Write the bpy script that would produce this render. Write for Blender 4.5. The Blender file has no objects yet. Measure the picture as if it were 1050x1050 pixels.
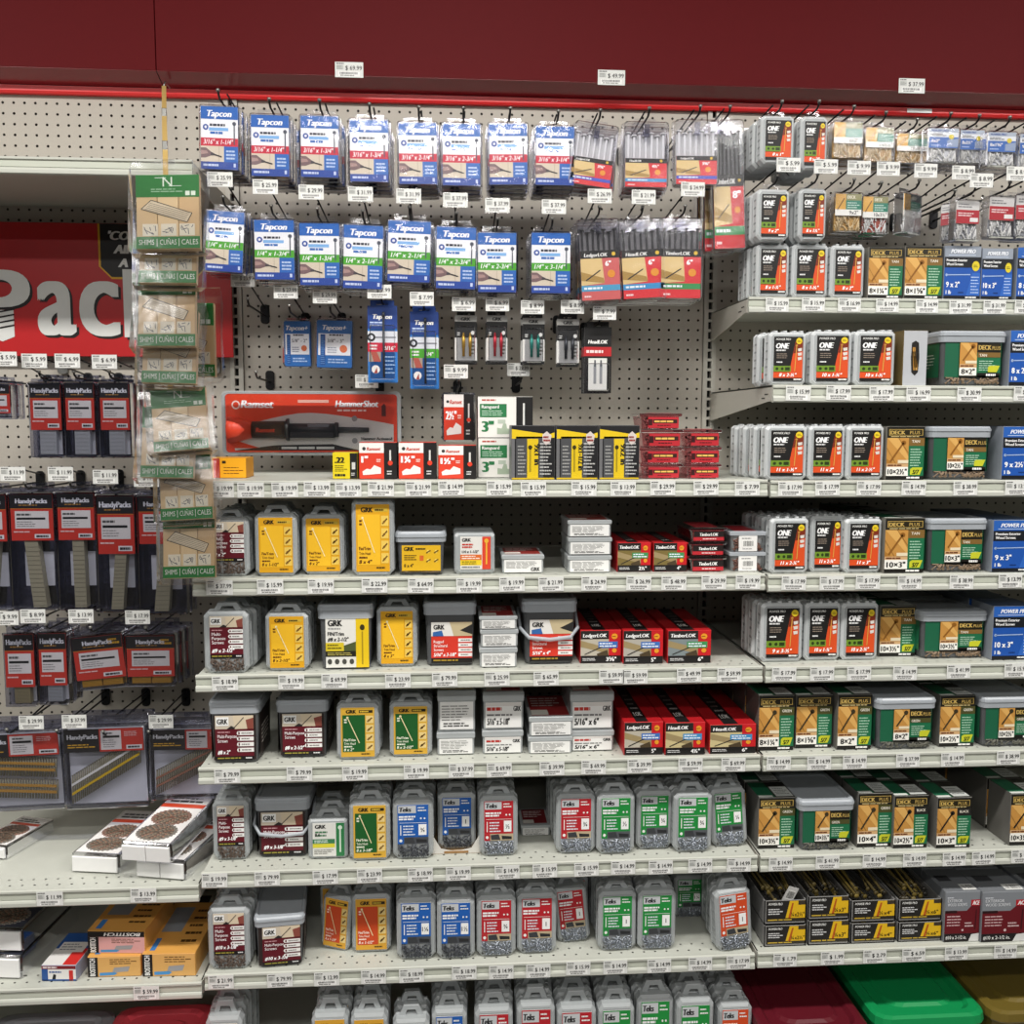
import bpy, math, random
from mathutils import Matrix, Vector
sc = bpy.context.scene
COL = sc.collection
R_ = random.Random(7)
# ------------------------------------------------------------------ camera (world: x along the shelves, y into them, z up)
F = 970.46; CAMZ = 1.65; D0 = 1.98266
CR = Vector((0.99758642, -0.0694137, 0.00175481)); CU = Vector((0.00476007, 0.09357913, 0.99560047)); CF = Vector((0.06927253, 0.99318915, -0.09368368))
CO = Vector((0, -D0, CAMZ))
cam = bpy.data.objects.new('camera', bpy.data.cameras.new('camera')); COL.objects.link(cam)
cam.matrix_world = Matrix(((CR.x, CU.x, -CF.x, CO.x), (CR.y, CU.y, -CF.y, CO.y), (CR.z, CU.z, -CF.z, CO.z), (0, 0, 0, 1)))
cam.data.sensor_width = 36; cam.data.sensor_fit = 'HORIZONTAL'; cam.data.lens = F / 1050 * 36
cam.data.clip_start = .05
sc.camera = cam
def ray(px, py): return CR * ((px - 525) / F) - CU * ((py - 525) / F) + CF
def P(px, py, Y): d = ray(px, py); return CO + d * ((D0 + Y) / d.y)
def onz(px, py, z): d = ray(px, py); return CO + d * ((z - CAMZ) / d.z)
PEG = .488                     # face of the pegboard; shelf fronts are y = 0
XL, XS = -.5285, .690          # upright lines between the bays
# ------------------------------------------------------------------ materials
def lin(h):
    h = h.lstrip('#'); c = [int(h[i:i + 2], 16) / 255 for i in (0, 2, 4)]
    return tuple(x / 12.92 if x <= .04045 else ((x + .055) / 1.055) ** 2.4 for x in c) + (1,)
MC = {}
def newmat(name):
    m = bpy.data.materials.new(name); m.use_nodes = True; m.node_tree.nodes.clear(); return m, m.node_tree.nodes, m.node_tree.links
def ink(h, rough=.42, metal=0.0, var=.05, scale=60., bump=0.0, spec=.4):
    k = (h, rough, metal, var, scale, bump)
    if k in MC: return MC[k]
    m, n, l = newmat('print_' + h)
    o = n.new('ShaderNodeOutputMaterial'); p = n.new('ShaderNodeBsdfPrincipled'); l.new(p.outputs[0], o.inputs[0])
    tc = n.new('ShaderNodeTexCoord'); ns = n.new('ShaderNodeTexNoise'); ns.inputs['Scale'].default_value = scale; ns.inputs['Detail'].default_value = 3
    l.new(tc.outputs['Object'], ns.inputs['Vector'])
    mx = n.new('ShaderNodeMix'); mx.data_type = 'RGBA'; mx.blend_type = 'MULTIPLY'; mx.inputs[0].default_value = 1
    mr = n.new('ShaderNodeMapRange'); mr.inputs[3].default_value = 1 - var; mr.inputs[4].default_value = 1 + var * .4
    l.new(ns.outputs[0], mr.inputs[0]); mx.inputs[6].default_value = lin(h); l.new(mr.outputs[0], mx.inputs[7]); l.new(mx.outputs[2], p.inputs['Base Color'])
    p.inputs['Roughness'].default_value = rough; p.inputs['Metallic'].default_value = metal; p.inputs['Specular IOR Level'].default_value = spec
    if bump:
        b = n.new('ShaderNodeBump'); b.inputs['Strength'].default_value = bump; b.inputs['Distance'].default_value = .002
        l.new(ns.outputs[0], b.inputs['Height']); l.new(b.outputs[0], p.inputs['Normal'])
    MC[k] = m; return m
def clearmat(name, tint, base, rough, kf=.85):
    m, n, l = newmat(name)
    o = n.new('ShaderNodeOutputMaterial'); mx = n.new('ShaderNodeMixShader'); t = n.new('ShaderNodeBsdfTransparent'); g = n.new('ShaderNodeBsdfGlossy')
    fr = n.new('ShaderNodeFresnel'); fr.inputs[0].default_value = 1.47
    mm = n.new('ShaderNodeMath'); mm.operation = 'MULTIPLY_ADD'; mm.inputs[1].default_value = kf; mm.inputs[2].default_value = base; mm.use_clamp = True
    tc = n.new('ShaderNodeTexCoord'); ns = n.new('ShaderNodeTexNoise'); ns.inputs['Scale'].default_value = 14; l.new(tc.outputs['Object'], ns.inputs['Vector'])
    b = n.new('ShaderNodeBump'); b.inputs['Strength'].default_value = .35; b.inputs['Distance'].default_value = .004; l.new(ns.outputs[0], b.inputs['Height']); l.new(b.outputs[0], g.inputs['Normal'])
    t.inputs[0].default_value = lin(tint); g.inputs['Roughness'].default_value = rough; g.inputs[0].default_value = (.95, .95, .97, 1)
    l.new(fr.outputs[0], mm.inputs[0]); l.new(mm.outputs[0], mx.inputs[0]); l.new(t.outputs[0], mx.inputs[1]); l.new(g.outputs[0], mx.inputs[2]); l.new(mx.outputs[0], o.inputs[0])
    return m
def frostmat(name, col, fac, rough=.3, tint='ffffff'):
    m, n, l = newmat(name)
    o = n.new('ShaderNodeOutputMaterial'); mx = n.new('ShaderNodeMixShader'); t = n.new('ShaderNodeBsdfTransparent'); p = n.new('ShaderNodeBsdfPrincipled')
    tc = n.new('ShaderNodeTexCoord'); ns = n.new('ShaderNodeTexNoise'); ns.inputs['Scale'].default_value = 25; l.new(tc.outputs['Object'], ns.inputs['Vector'])
    mr = n.new('ShaderNodeMapRange'); mr.inputs[3].default_value = fac - .08; mr.inputs[4].default_value = fac + .08; l.new(ns.outputs[0], mr.inputs[0]); l.new(mr.outputs[0], mx.inputs[0])
    t.inputs[0].default_value = lin(tint); p.inputs['Base Color'].default_value = lin(col); p.inputs['Roughness'].default_value = rough
    l.new(t.outputs[0], mx.inputs[1]); l.new(p.outputs[0], mx.inputs[2]); l.new(mx.outputs[0], o.inputs[0])
    return m
CLEAR = clearmat('clear_plastic', 'fbfbfd', .03, .1)
WINDOW = clearmat('glossy_clear_plastic', 'fcfcfe', .03, .15, .75)
BAG = clearmat('clear_bag', 'fdfdfd', .045, .14)
FROST = frostmat('frosted_plastic', 'b4b9ba', .5)
FROSTRIM = frostmat('frosted_rim', 'bcc1c2', .72); FROSTW = frostmat('pale_frosted_rim', 'dadedf', .7)
LIDM = frostmat('lid_plastic', 'bcc2c8', .7)
TUBM = frostmat('tub_plastic', '66686a', .7, .28)
SMOKE = clearmat('smoky_plastic', 'dcdde6', .05, .12)
METAL = ink('9a9a96', .35, .9, .2, 80)
DARKMETAL = ink('2a2a2b', .4, .6, .15, 80)
ZINC = ink('a3a9b2', .3, .85, .3, 120)
PAINT = ink('bdbab0', .42, 0, .05, 30, .02)
def MT(x): return ink(x) if isinstance(x, str) else x
# ------------------------------------------------------------------ glyph cache
GC = {}
def glyph(s, bold=0., shear=0., res=2):
    k = (s, bold, shear, res)
    if k in GC: return GC[k]
    c = bpy.data.curves.new('t', 'FONT'); c.body = s; c.size = 1; c.resolution_u = res; c.offset = bold; c.shear = shear
    o = bpy.data.objects.new('t', c); COL.objects.link(o)
    me = o.evaluated_get(bpy.context.evaluated_depsgraph_get()).to_mesh()
    vs = [(v.co.x, v.co.y) for v in me.vertices]; fs = [tuple(p.vertices) for p in me.polygons]
    x0 = min((v[0] for v in vs), default=0); x1 = max((v[0] for v in vs), default=1)
    vs = [((v[0] - x0), v[1]) for v in vs]
    bpy.data.objects.remove(o); bpy.data.curves.remove(c)
    GC[k] = (vs, fs, x1 - x0); return GC[k]
# ------------------------------------------------------------------ mesh builder
EPS = .0003
def front(y=0.): return lambda u, w, L: (u, y - L * EPS, w)
def top(z): return lambda u, w, L: (u, w, z + L * EPS)
def left(x): return lambda u, w, L: (x - L * EPS, -u, w)
def right(x): return lambda u, w, L: (x + L * EPS, u, w)
class MB:
    def __init__(s): s.v = []; s.f = []; s.m = []; s.mats = []; s.smooth = []
    def mi(s, m):
        m = MT(m)
        if m not in s.mats: s.mats.append(m)
        return s.mats.index(m)
    def add(s, vs, fs, mat, smooth=False):
        b = len(s.v); i = s.mi(mat); s.v += [tuple(v) for v in vs]
        for f in fs: s.f.append(tuple(b + k for k in f)); s.m.append(i); s.smooth.append(smooth)
    def box(s, x0, x1, y0, y1, z0, z1, mat, bev=0.):
        if bev: return s.slab([(x0, z0), (x1, z0), (x1, z1), (x0, z1)], y0, y1, mat, bev)
        s.add([(x, y, z) for x in (x0, x1) for y in (y0, y1) for z in (z0, z1)],
              [(0, 1, 3, 2), (4, 6, 7, 5), (0, 4, 5, 1), (2, 3, 7, 6), (0, 2, 6, 4), (1, 5, 7, 3)], mat)
    def loft(s, rings, mat, cap0=True, cap1=True, smooth=False):
        n = len(rings[0]); vs = [p for r in rings for p in r]; fs = []
        for k in range(len(rings) - 1):
            for i in range(n): j = (i + 1) % n; fs.append((k * n + i, k * n + j, (k + 1) * n + j, (k + 1) * n + i))
        if cap0: fs.append(tuple(range(n - 1, -1, -1)))
        if cap1: fs.append(tuple((len(rings) - 1) * n + i for i in range(n)))
        s.add(vs, fs, mat, smooth)
    def slab(s, out, y0, y1, mat, bev=.001):   # outline in xz, thick along y, bevelled rims
        cx = sum(p[0] for p in out) / len(out); cz = sum(p[1] for p in out) / len(out)
        hx = max(abs(p[0] - cx) for p in out); hz = max(abs(p[1] - cz) for p in out)
        def ring(y, d): return [(cx + (p[0] - cx) * (1 - d / hx), y, cz + (p[1] - cz) * (1 - d / hz)) for p in out]
        s.loft([ring(y0, bev), ring(y0 + bev, 0), ring(y1 - bev, 0), ring(y1, bev)], mat)
    def tube(s, pts, r, mat, n=6):
        pts = [Vector(p) for p in pts]; rings = []
        for i, p in enumerate(pts):
            d = (pts[min(i + 1, len(pts) - 1)] - pts[max(i - 1, 0)]).normalized()
            a = d.cross(Vector((0, 0, 1)) if abs(d.z) < .9 else Vector((1, 0, 0))).normalized(); b = d.cross(a)
            rr = r[i] if isinstance(r, (list, tuple)) else r
            rings.append([tuple(p + (a * math.cos(t) + b * math.sin(t)) * rr) for t in [2 * math.pi * k / n for k in range(n)]])
        s.loft(rings, mat, smooth=True)
    def quad(s, pl, u0, w0, u1, w1, mat, L=1): s.add([pl(u0, w0, L), pl(u1, w0, L), pl(u1, w1, L), pl(u0, w1, L)], [(0, 1, 2, 3)], mat)
    def poly(s, pl, pts, mat, L=1): s.add([pl(p[0], p[1], L) for p in pts], [tuple(range(len(pts)))], mat)
    def disc(s, pl, u, w, r, mat, L=1, n=14, ry=None): s.poly(pl, [(u + r * math.cos(2 * math.pi * k / n), w + (ry or r) * math.sin(2 * math.pi * k / n)) for k in range(n)], mat, L)
    def line(s, pl, u0, w0, u1, w1, t, mat, L=1):
        d = Vector((u1 - u0, w1 - w0)); d.normalize(); n = Vector((-d.y, d.x)) * t / 2
        s.poly(pl, [(u0 - n.x, w0 - n.y), (u1 - n.x, w1 - n.y), (u1 + n.x, w1 + n.y), (u0 + n.x, w0 + n.y)], mat, L)
    def text(s, pl, st, u, w, h, mat, L=2, al='l', maxw=None, bold=.02, shear=0., rot=0.):
        vs, fs, wd = glyph(st, 0, shear); k = h / .69; kx = k
        if maxw and wd * k > maxw: kx = maxw / wd
        o = {'l': 0, 'c': -wd * kx / 2, 'r': -wd * kx}[al]; c, q = math.cos(rot), math.sin(rot)
        pts = []
        for v in vs:
            a = v[0] * kx + o; b = v[1] * k; pts.append((u + a * c - b * q, w + a * q + b * c))
        for i, e in enumerate((0,) if bold < .015 else (-.5, .5) if bold < .035 else (-1, 0, 1)): s.add([pl(p[0] + e * bold * kx * c, p[1] + e * bold * kx * q, L + i * .15) for p in pts], fs, mat)
    def bars(s, pl, u0, w0, u1, w1, rows, mat, L=2, seed=1, fill=.55):
        g = random.Random(seed); H = (w1 - w0) / rows
        for r in range(rows):
            u = u0; end = u0 + (u1 - u0) * g.uniform(.65, 1.)
            while u < end - 1e-5:
                wl = min((u1 - u0) * g.uniform(.1, .3), end - u); z = w1 - (r + .5) * H
                s.quad(pl, u, z - H * fill / 2, u + wl, z + H * fill / 2, mat, L); u += wl + (u1 - u0) * .03
    def mesh(s, name):
        me = bpy.data.meshes.new(name); me.from_pydata(s.v, [], s.f)
        for m in s.mats: me.materials.append(m)
        me.polygons.foreach_set('material_index', s.m); me.polygons.foreach_set('use_smooth', s.smooth); me.update(); return me
class Lab:      # a printed panel in unit coordinates, (0,0) its top left corner
    def __init__(s, mb, pl, x0, z0, x1, z1): s.mb = mb; s.pl = pl; s.x0 = x0; s.z1 = z1; s.w = x1 - x0; s.h = z1 - z0
    def X(s, u): return s.x0 + u * s.w
    def Z(s, v): return s.z1 - v * s.h
    def r(s, u0, v0, u1, v1, m, L=1): s.mb.quad(s.pl, s.X(u0), s.Z(v1), s.X(u1), s.Z(v0), m, L)
    def p(s, pts, m, L=1):
        q = [(s.X(a), s.Z(b)) for a, b in pts]
        if sum(q[i][0] * q[(i + 1) % len(q)][1] - q[(i + 1) % len(q)][0] * q[i][1] for i in range(len(q))) < 0: q.reverse()
        s.mb.poly(s.pl, q, m, L)
    def t(s, st, u, v, h, m, L=3, al='l', mw=None, bold=.02, shear=0., rot=0.): s.mb.text(s.pl, st, s.X(u), s.Z(v), h * s.h, m, L, al, mw * s.w if mw else None, bold, shear, rot)
    def b(s, u0, v0, u1, v1, rows, m, L=2, seed=1, fill=.55): s.mb.bars(s.pl, s.X(u0), s.Z(v1), s.X(u1), s.Z(v0), rows, m, L, seed, fill)
    def d(s, u, v, r, m, L=2): s.mb.disc(s.pl, s.X(u), s.Z(v), r * min(s.w, s.h), m, L)
    def l(s, u0, v0, u1, v1, t, m, L=2): s.mb.line(s.pl, s.X(u0), s.Z(v0), s.X(u1), s.Z(v1), t * min(s.w, s.h), m, L)
    def sub(s, u0, v0, u1, v1): return Lab(s.mb, s.pl, s.X(u0), s.Z(v1), s.X(u1), s.Z(v0))
def screw(lb, u0, v0, u1, v1, m, L=3, t=.03):
    lb.l(u0, v0, u1, v1, t, m, L); dx, dy = u1 - u0, v1 - v0
    lb.d(u0, v0, t * 1.4, m, L)
def barcode(lb, u0, v0, u1, v1, L=2, seed=3, bg='f2f2ee', fg='262626'):
    lb.r(u0, v0, u1, v1, bg, L); g = random.Random(seed); u = u0 + .06 * (u1 - u0)
    while u < u1 - .08 * (u1 - u0):
        w = g.uniform(.02, .06) * (u1 - u0); lb.r(u, v0 + .12 * (v1 - v0), min(u + w, u1), v1 - .12 * (v1 - v0), fg, L + 1); u += w + g.uniform(.03, .06) * (u1 - u0)
def rrect(x0, x1, z0, z1, r, n=3):
    o = []
    for cx, cz, a in ((x1 - r, z0 + r, -90), (x1 - r, z1 - r, 0), (x0 + r, z1 - r, 90), (x0 + r, z0 + r, 180)):
        for k in range(n + 1): t = math.radians(a + 90 * k / n); o.append((cx + r * math.cos(t), cz + r * math.sin(t)))
    return o
# ------------------------------------------------------------------ templates, things and their descriptions
class Tm:
    def __init__(s): s.parts = []
    def part(s, name, mb, parent=None, stuff=False, label=None): s.parts.append((name, mb.mesh(name), parent, stuff, label)); return len(s.parts) - 1
TC = {}
def tmpl(fn, *a):
    k = (fn.__name__,) + a
    if k not in TC: TC[k] = fn(*a)
    return TC[k]
REC = []
def inst(t, name, mat, cat, rec):
    root = bpy.data.objects.new(name, None); root.empty_display_size = .02; COL.objects.link(root); root.matrix_world = mat
    root['category'] = cat; obs = []
    for (nm, me, par, stuff, lab) in t.parts:
        o = bpy.data.objects.new(nm, me); COL.objects.link(o); o.parent = root if par is None else obs[par]
        if stuff: o['kind'] = 'stuff'
        if lab: o['label'] = lab
        obs.append(o)
    rec['root'] = root; rec['cat'] = cat; REC.append(rec); return root
def single(name, mb, label, cat, group=None, kind=None, loc=None):
    o = bpy.data.objects.new(name, mb.mesh(name)); COL.objects.link(o)
    if loc: o.location = loc
    if kind: o['kind'] = kind
    if label: o['label'] = label
    if cat: o['category'] = cat
    if group: o['group'] = group
    return o
def thing(name, loc, label, cat, group=None):
    o = bpy.data.objects.new(name, None); o.empty_display_size = .05; COL.objects.link(o); o.location = loc; o['label'] = label; o['category'] = cat
    if group: o['group'] = group
    return o
def child(name, mb, par, **kw):
    o = bpy.data.objects.new(name, mb.mesh(name)); COL.objects.link(o); o.parent = par
    for k, v in kw.items(): o[k] = v
    return o
ORD = 'first second third fourth fifth sixth seventh eighth ninth tenth eleventh twelfth thirteenth fourteenth fifteenth sixteenth seventeenth eighteenth nineteenth twentieth twenty-first twenty-second twenty-third twenty-fourth'.split()
SZ = {'M': {1: -.1200, 2: -.3235, 3: -.5272, 4: -.7270, 5: -.9568, 6: -1.1862, 7: -1.500},
      'R': {1: -.1222, 2: -.3272, 3: -.5287, 4: -.7285, 5: -.9590, 6: -1.1842, 7: -1.500, 'a': .2885, 'b': .081},
      'L': {1: .552, 5: -.985, 6: -1.203, 7: -1.50}}
for b in SZ: SZ[b] = {k: v + CAMZ for k, v in SZ[b].items()}
BAY = {'M': 'middle-bay', 'R': 'right-bay', 'L': 'left-bay'}
LEV = {'M': {1: 'top', 2: 'second', 3: 'third', 4: 'fourth', 5: 'fifth', 6: 'sixth', 7: 'lowest'},
       'R': {'a': 'top', 'b': 'second', 1: 'third', 2: 'fourth', 3: 'fifth', 4: 'sixth', 5: 'seventh', 6: 'eighth', 7: 'lowest'},
       'L': {1: 'top', 5: 'middle', 6: 'lower', 7: 'lowest'}}
def rowname(bay, lev): return f"{LEV[bay][lev]} {BAY[bay]} shelf"
def put(t, name, cat, dims, look, bay, lev, x0, x1, yt, yb, nb=0, pitch=None, Y=None, rz=0., ry=0., rx=0., zb=None, row=None, stack=None, xs=0.):
    W, H, D = dims; cx = (x0 + x1) / 2; z = SZ[bay][lev] if zb is None else zb
    if Y is None: Y = onz(cx, yb, z).y
    Y = min(max(Y, .003), PEG - D - .004)
    a, b = P(x0, yb, Y), P(x1, yb, Y); ztop = P(cx, yt, Y).z
    sx = (b.x - a.x) / W * .985; szz = (ztop - z) / H
    pitch = pitch or D + .006
    for k in range(nb + 1):
        y = Y + k * pitch
        if y + D > PEG - .003: break
        g = random.Random(int(cx * 31 + k * 7 + yt)); j = 0 if k == 0 else g.uniform(-.004, .004)
        m = Matrix.Translation(((a.x + b.x) / 2 + j + xs * k, y, z + .0004)) @ Matrix.Rotation(rz if k == 0 else rz * .3, 4, 'Z') @ Matrix.Rotation(ry if k == 0 else 0, 4, 'Y') @ Matrix.Rotation(rx, 4, 'X') @ Matrix.Diagonal((sx, 1, szz, 1))
        inst(t, name, m, cat, dict(look=look, row=row or rowname(bay, lev), x=cx, k=k, stack=stack, y=yb))
    return Y, ztop
def hang(t, name, cat, dims, look, row, x0, x1, yt, yb, Yf, ry=0., nb=0, pitch=.03, dx=0., dz=0., rz=0.):
    W, H, D = dims; a, b = P(x0, (yt + yb) / 2, Yf), P(x1, (yt + yb) / 2, Yf); zt, z0 = P((x0 + x1) / 2, yt, Yf).z, P((x0 + x1) / 2, yb, Yf).z
    sx, szz = (b.x - a.x) / W, (zt - z0) / H; cx = (a.x + b.x) / 2
    for k in range(nb + 1):
        g = random.Random(int(x0 * 13 + k)); y = Yf + k * pitch
        if y + D > PEG - .02: break
        m = Matrix.Translation((cx + dx * k + (g.uniform(-.003, .003) if k else 0), y, zt - dz * k)) @ Matrix.Rotation(ry * (1 if k == 0 else .5), 4, 'Y') @ Matrix.Rotation(rz, 4, 'Z') @ Matrix.Translation((0, 0, -H * szz)) @ Matrix.Diagonal((sx, 1, szz, 1))
        inst(t, name, m, cat, dict(look=look, row=row, x=(x0 + x1) / 2, k=k, stack=None, y=yb))
    return cx, zt
# ------------------------------------------------------------------ printed designs
W_ = 'eeeeea'; K_ = '191919'
def d_anchor(lb, size, band):      # blue and white anchor card
    lb.r(0, 0, 1, 1, 'f1f2f4', 1); lb.r(0, 0, 1, .2, '1f62b4', 2); lb.t('Tapcon', .5, .16, .1, 'ffffff', 3, 'c', .82, .05, .25)
    lb.d(.13, .33, .075, '2b4f9e', 2); lb.d(.13, .33, .035, 'e8e8ee', 3); lb.b(.24, .27, .8, .315, 1, '23283a', 2, 4, .8); lb.r(.22, .335, .74, .385, '7fb4e6', 2); lb.b(.25, .395, .72, .44, 1, '2b66b5', 2, 8, .8)
    lb.l(.9, .27, .9, .6, .03, '4a4f5c', 3); lb.d(.9, .265, .05, '4a4f5c', 3)
    lb.r(0, .5, 1, .63, band, 2); lb.t(size, .07, .6, .075, 'ffffff', 3, 'l', .8, .03, .2)
    lb.r(0, .63, .62, .88, 'd6c9b4', 2); lb.p([(0, .66), (.14, .66), (.27, .72), (.31, .755), (.25, .79), (.12, .82), (0, .82)], '7b6263', 3); lb.p([(.0, .7), (.16, .71), (.2, .75), (0, .77)], 'a98a84', 4); lb.p([(.27, .725), (.36, .75), (.36, .775), (.26, .785)], '4a4347', 4); lb.l(.34, .762, .56, .8, .03, '2a2a2e', 5); lb.r(.48, .63, .5, .88, 'c2b49d', 3)
    lb.r(.62, .63, 1, .88, '2b66b5', 2); lb.b(.68, .68, .95, .85, 3, 'b9cdea', 3, 5, .5)
    lb.r(0, .88, 1, 1, '27489b', 2); lb.b(.06, .91, .5, .96, 1, 'c9d4ee', 3, 6, .7); lb.r(.88, .9, .94, .96, 'c9d4ee', 3)
def d_anchorplus(lb, size):
    lb.r(0, 0, 1, 1, '2a68ae', 1); lb.t('Tapcon+', .5, .2, .1, W_, 3, 'c', .86, .04, .25)
    lb.r(.04, .28, .96, .74, 'ecedf0', 2); lb.r(.1, .3, .24, .95, '1d4f94', 3); lb.b(.11, .34, .23, .94, 14, '5d8ac4', 4, 3, .5); lb.b(.35, .29, .9, .33, 1, '23283a', 3, 4, .8)
    lb.t(size, .3, .47, .075, '23283a', 3, 'l', .58, .02); lb.d(.76, .6, .11, 'd9734a', 3); lb.b(.3, .56, .6, .7, 3, '8b93a5', 3, 5, .4); lb.b(.32, .8, .9, .92, 2, 'a9c3e6', 3, 9, .5)
def d_one(lb, size):
    lb.r(0, 0, 1, 1, '1c1b1a', 1); lb.p([(.74, .1), (1, .1), (1, .93), (0, .93), (0, .8), (.55, .8)], 'd64f22', 2); lb.p([(.74, .1), (1, .1), (1, .32), (.67, .38)], '7a2d17', 3)
    lb.t('POWER PRO', .07, .085, .045, W_, 3, 'l', .5, .03, .2); lb.t('ONE', .08, .27, .12, 'f4f4f4', 3, 'l', .44, .07, .25); lb.b(.08, .29, .52, .33, 1, 'd8d8d8', 3, 3, .8)
    lb.b(.1, .37, .5, .5, 3, '8d7f73', 3, 5, .4); lb.b(.1, .55, .36, .6, 1, 'e0e0e0', 3, 7, .6)
    lb.r(0, .66, .6, .79, '6d8f2d', 3); lb.d(.12, .725, .05, '2a3a12', 4); lb.d(.3, .725, .05, '2a3a12', 4); lb.r(.4, .69, .56, .76, '2a3a12', 4)
    lb.t(size, .5, .9, .075, 'ffffff', 4, 'c', .62, .04, .25); lb.r(0, .93, 1, 1, '1a1716', 3); lb.b(.7, .945, .97, .985, 1, W_, 4, 2, .8)
    lb.d(.86, .1, .105, 'e6c92c', 4); lb.b(.8, .075, .93, .125, 2, '6b5c16', 5, 4, .4)
    lb.l(.78, .2, .73, .78, .03, 'd59a46', 4); lb.d(.78, .2, .035, 'd59a46', 4)
    for v in (.27, .37, .47): lb.p([(.82, v), (.96, v - .015), (.96, v + .05), (.84, v + .065)], 'd9d4cb', 4)
TONE = {'TAN': ('7d5f2f', '8f5f28'), 'GREEN': ('4b4a26', '3c3320'), 'BLACK': ('23221f', '1e1c1a')}
def d_deck(lb, size, tone):
    bar, sc_ = TONE[tone]
    lb.r(0, 0, 1, 1, '1b1a15', 1); lb.r(.05, .045, .95, .165, 'b79a52', 2); lb.r(.07, .055, .93, .155, '26200f', 3)
    lb.t('DECK', .09, .143, .07, 'c9aa5e', 4, 'l', .46, .06); lb.t('PLUS', .6, .138, .06, 'c9aa5e', 4, 'l', .3, .02); lb.b(.1, .172, .9, .195, 1, 'c9b67e', 4, 6, .7)
    lb.r(0, .21, .58, .76, 'c28d45', 2); lb.p([(0, .21), (.3, .21), (.58, .56), (.58, .66)], 'd9a95e', 3); lb.p([(0, .6), (.3, .76), (0, .76)], 'a8742f', 3)
    for q in ((.0, .4, .3, .76), (.3, .21, .58, .5)): lb.l(*q, .012, '8f6329', 4)
    screw(lb, .44, .3, .1, .66, sc_ if tone != 'TAN' else '8a5a20', 5, .045)
    lb.r(.3, .63, .58, .69, 'e6d8b8', 5); lb.r(0, .7, .58, .76, 'cfa878', 5); lb.b(.03, .71, .55, .75, 1, '6b3a1e', 6, 8, .7)
    lb.r(.58, .21, 1, .36, bar, 2); lb.t(tone, .66, .3, .05, 'efe9d8', 3, 'l', .26, .03)
    lb.r(.58, .36, 1, .93, '1d6a45', 2); lb.b(.63, .4, .95, .76, 7, 'a9cdb3', 3, 9, .4); lb.p([(.64, .8), (.7, .77), (.97, .77), (.9, .91), (.64, .91)], 'c3c62f', 3); lb.t('S/7', .7, .895, .08, '2c3a12', 4, 'l', .18, .05, .3)
    lb.r(0, .76, .58, .93, 'f2f0e8', 5); lb.t(size, .29, .9, .1, '161616', 6, 'c', .5, .04); lb.r(0, .93, 1, 1, '171511', 2); lb.b(.55, .945, .95, .985, 1, W_, 3, 5, .8)
def d_wood(lb, size, grey=False):      # blue carton
    lb.r(0, 0, 1, 1, '1f52a6', 1); lb.r(0, 0, 1, .2, '8f97a3' if grey else '2a5fb0', 2); lb.t('POWER PRO', .5, .13, .075, 'e9ecf2', 3, 'c', .8, .05, .3); lb.l(.1, .165, .85, .165, .012, 'c8d4ea', 3)
    lb.r(0, .2, 1, .4, '191b20', 2); lb.t('Premium Exterior', .05, .285, .05, 'f2f2f2', 3, 'l', .62, .04); lb.t('Wood Screws', .05, .36, .05, 'f2f2f2', 3, 'l', .5, .04)
    lb.d(.86, .37, .105, 'd9c52d', 4); lb.b(.8, .34, .92, .4, 2, '5d5413', 5, 4, .4); lb.l(.06, .54, .72, .53, .02, '9fb4d6', 3); lb.d(.06, .54, .03, '9fb4d6', 3)
    lb.p([(.62, .93), (.78, .5), (1, .5), (1, .93)], '2d63b8', 2); lb.b(.74, .55, .98, .9, 6, 'b7c9e8', 3, 6, .3)
    lb.t(size, .06, .77, .1, 'f6f6f6', 3, 'l', .5, .04); lb.t('1 lb', .06, .9, .07, 'f0f0f0', 3, 'l', .2, .04); lb.b(.4, .85, .6, .89, 1, '12306b', 3, 4); lb.r(0, .93, 1, 1, '15161a', 3); lb.b(.6, .945, .95, .98, 1, W_, 4, 5, .7)
def d_maroon(lb, l1, l2, size, tall=True):
    lb.r(0, 0, 1, 1, '5f1622', 1); lb.r(0, 0, 1, .3 if not tall else .26, 'cfc3b0', 2); h = .3 if not tall else .26
    lb.p([(.46, 0), (1, 0), (1, h), (.52, h)], 'd8c8ad', 3); lb.p([(.8, .1), (1, .05), (1, h), (.84, h)], '8a4a3f', 4); lb.l(.48, h * .95, .75, .04, .02, '4a4642', 5); lb.p([(.3, h), (.42, h * .75), (.52, h * .9), (.5, h)], '2b2726', 4)
    lb.r(.03, .03, .36, h * .75, 'f3f3f0', 5); lb.t('GRK', .06, h * .62, h * .38, '1b1b1b', 6, 'l', .27, .05); lb.b(.05, .34 if not tall else .3, .42, .38 if not tall else .33, 1, 'c99', 2, 3) if False else None
    lb.b(.06, h + .05, .5, h + .09, 1, 'c9989c', 3, 3, .6)
    for i, s in enumerate(l1.split('|')): lb.t(s, .06, h + .2 + i * .1, .075, 'f4ecec', 3, 'l', .5, .03)
    lb.t(size, .06, .86, .085, 'ffffff', 3, 'l', .72, .05, .2)
    for i in range(4):
        v = h + .05 + i * .125; lb.r(.6, v, 1, v + .09, 'efeeea', 3); lb.d(.6, v + .045, .045, 'efeeea', 3); lb.d(.62, v + .045, .025, '6b2a30', 4); lb.b(.68, v + .025, .97, v + .065, 1, '807a76', 4, i + 2, .6)
    lb.r(0, .91, 1, 1, '171414', 3); lb.b(.05, .93, .7, .97, 1, '9a8f3a', 4, 6, .7); lb.b(.78, .93, .97, .97, 1, 'd9d9d9', 4, 5, .7)
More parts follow.
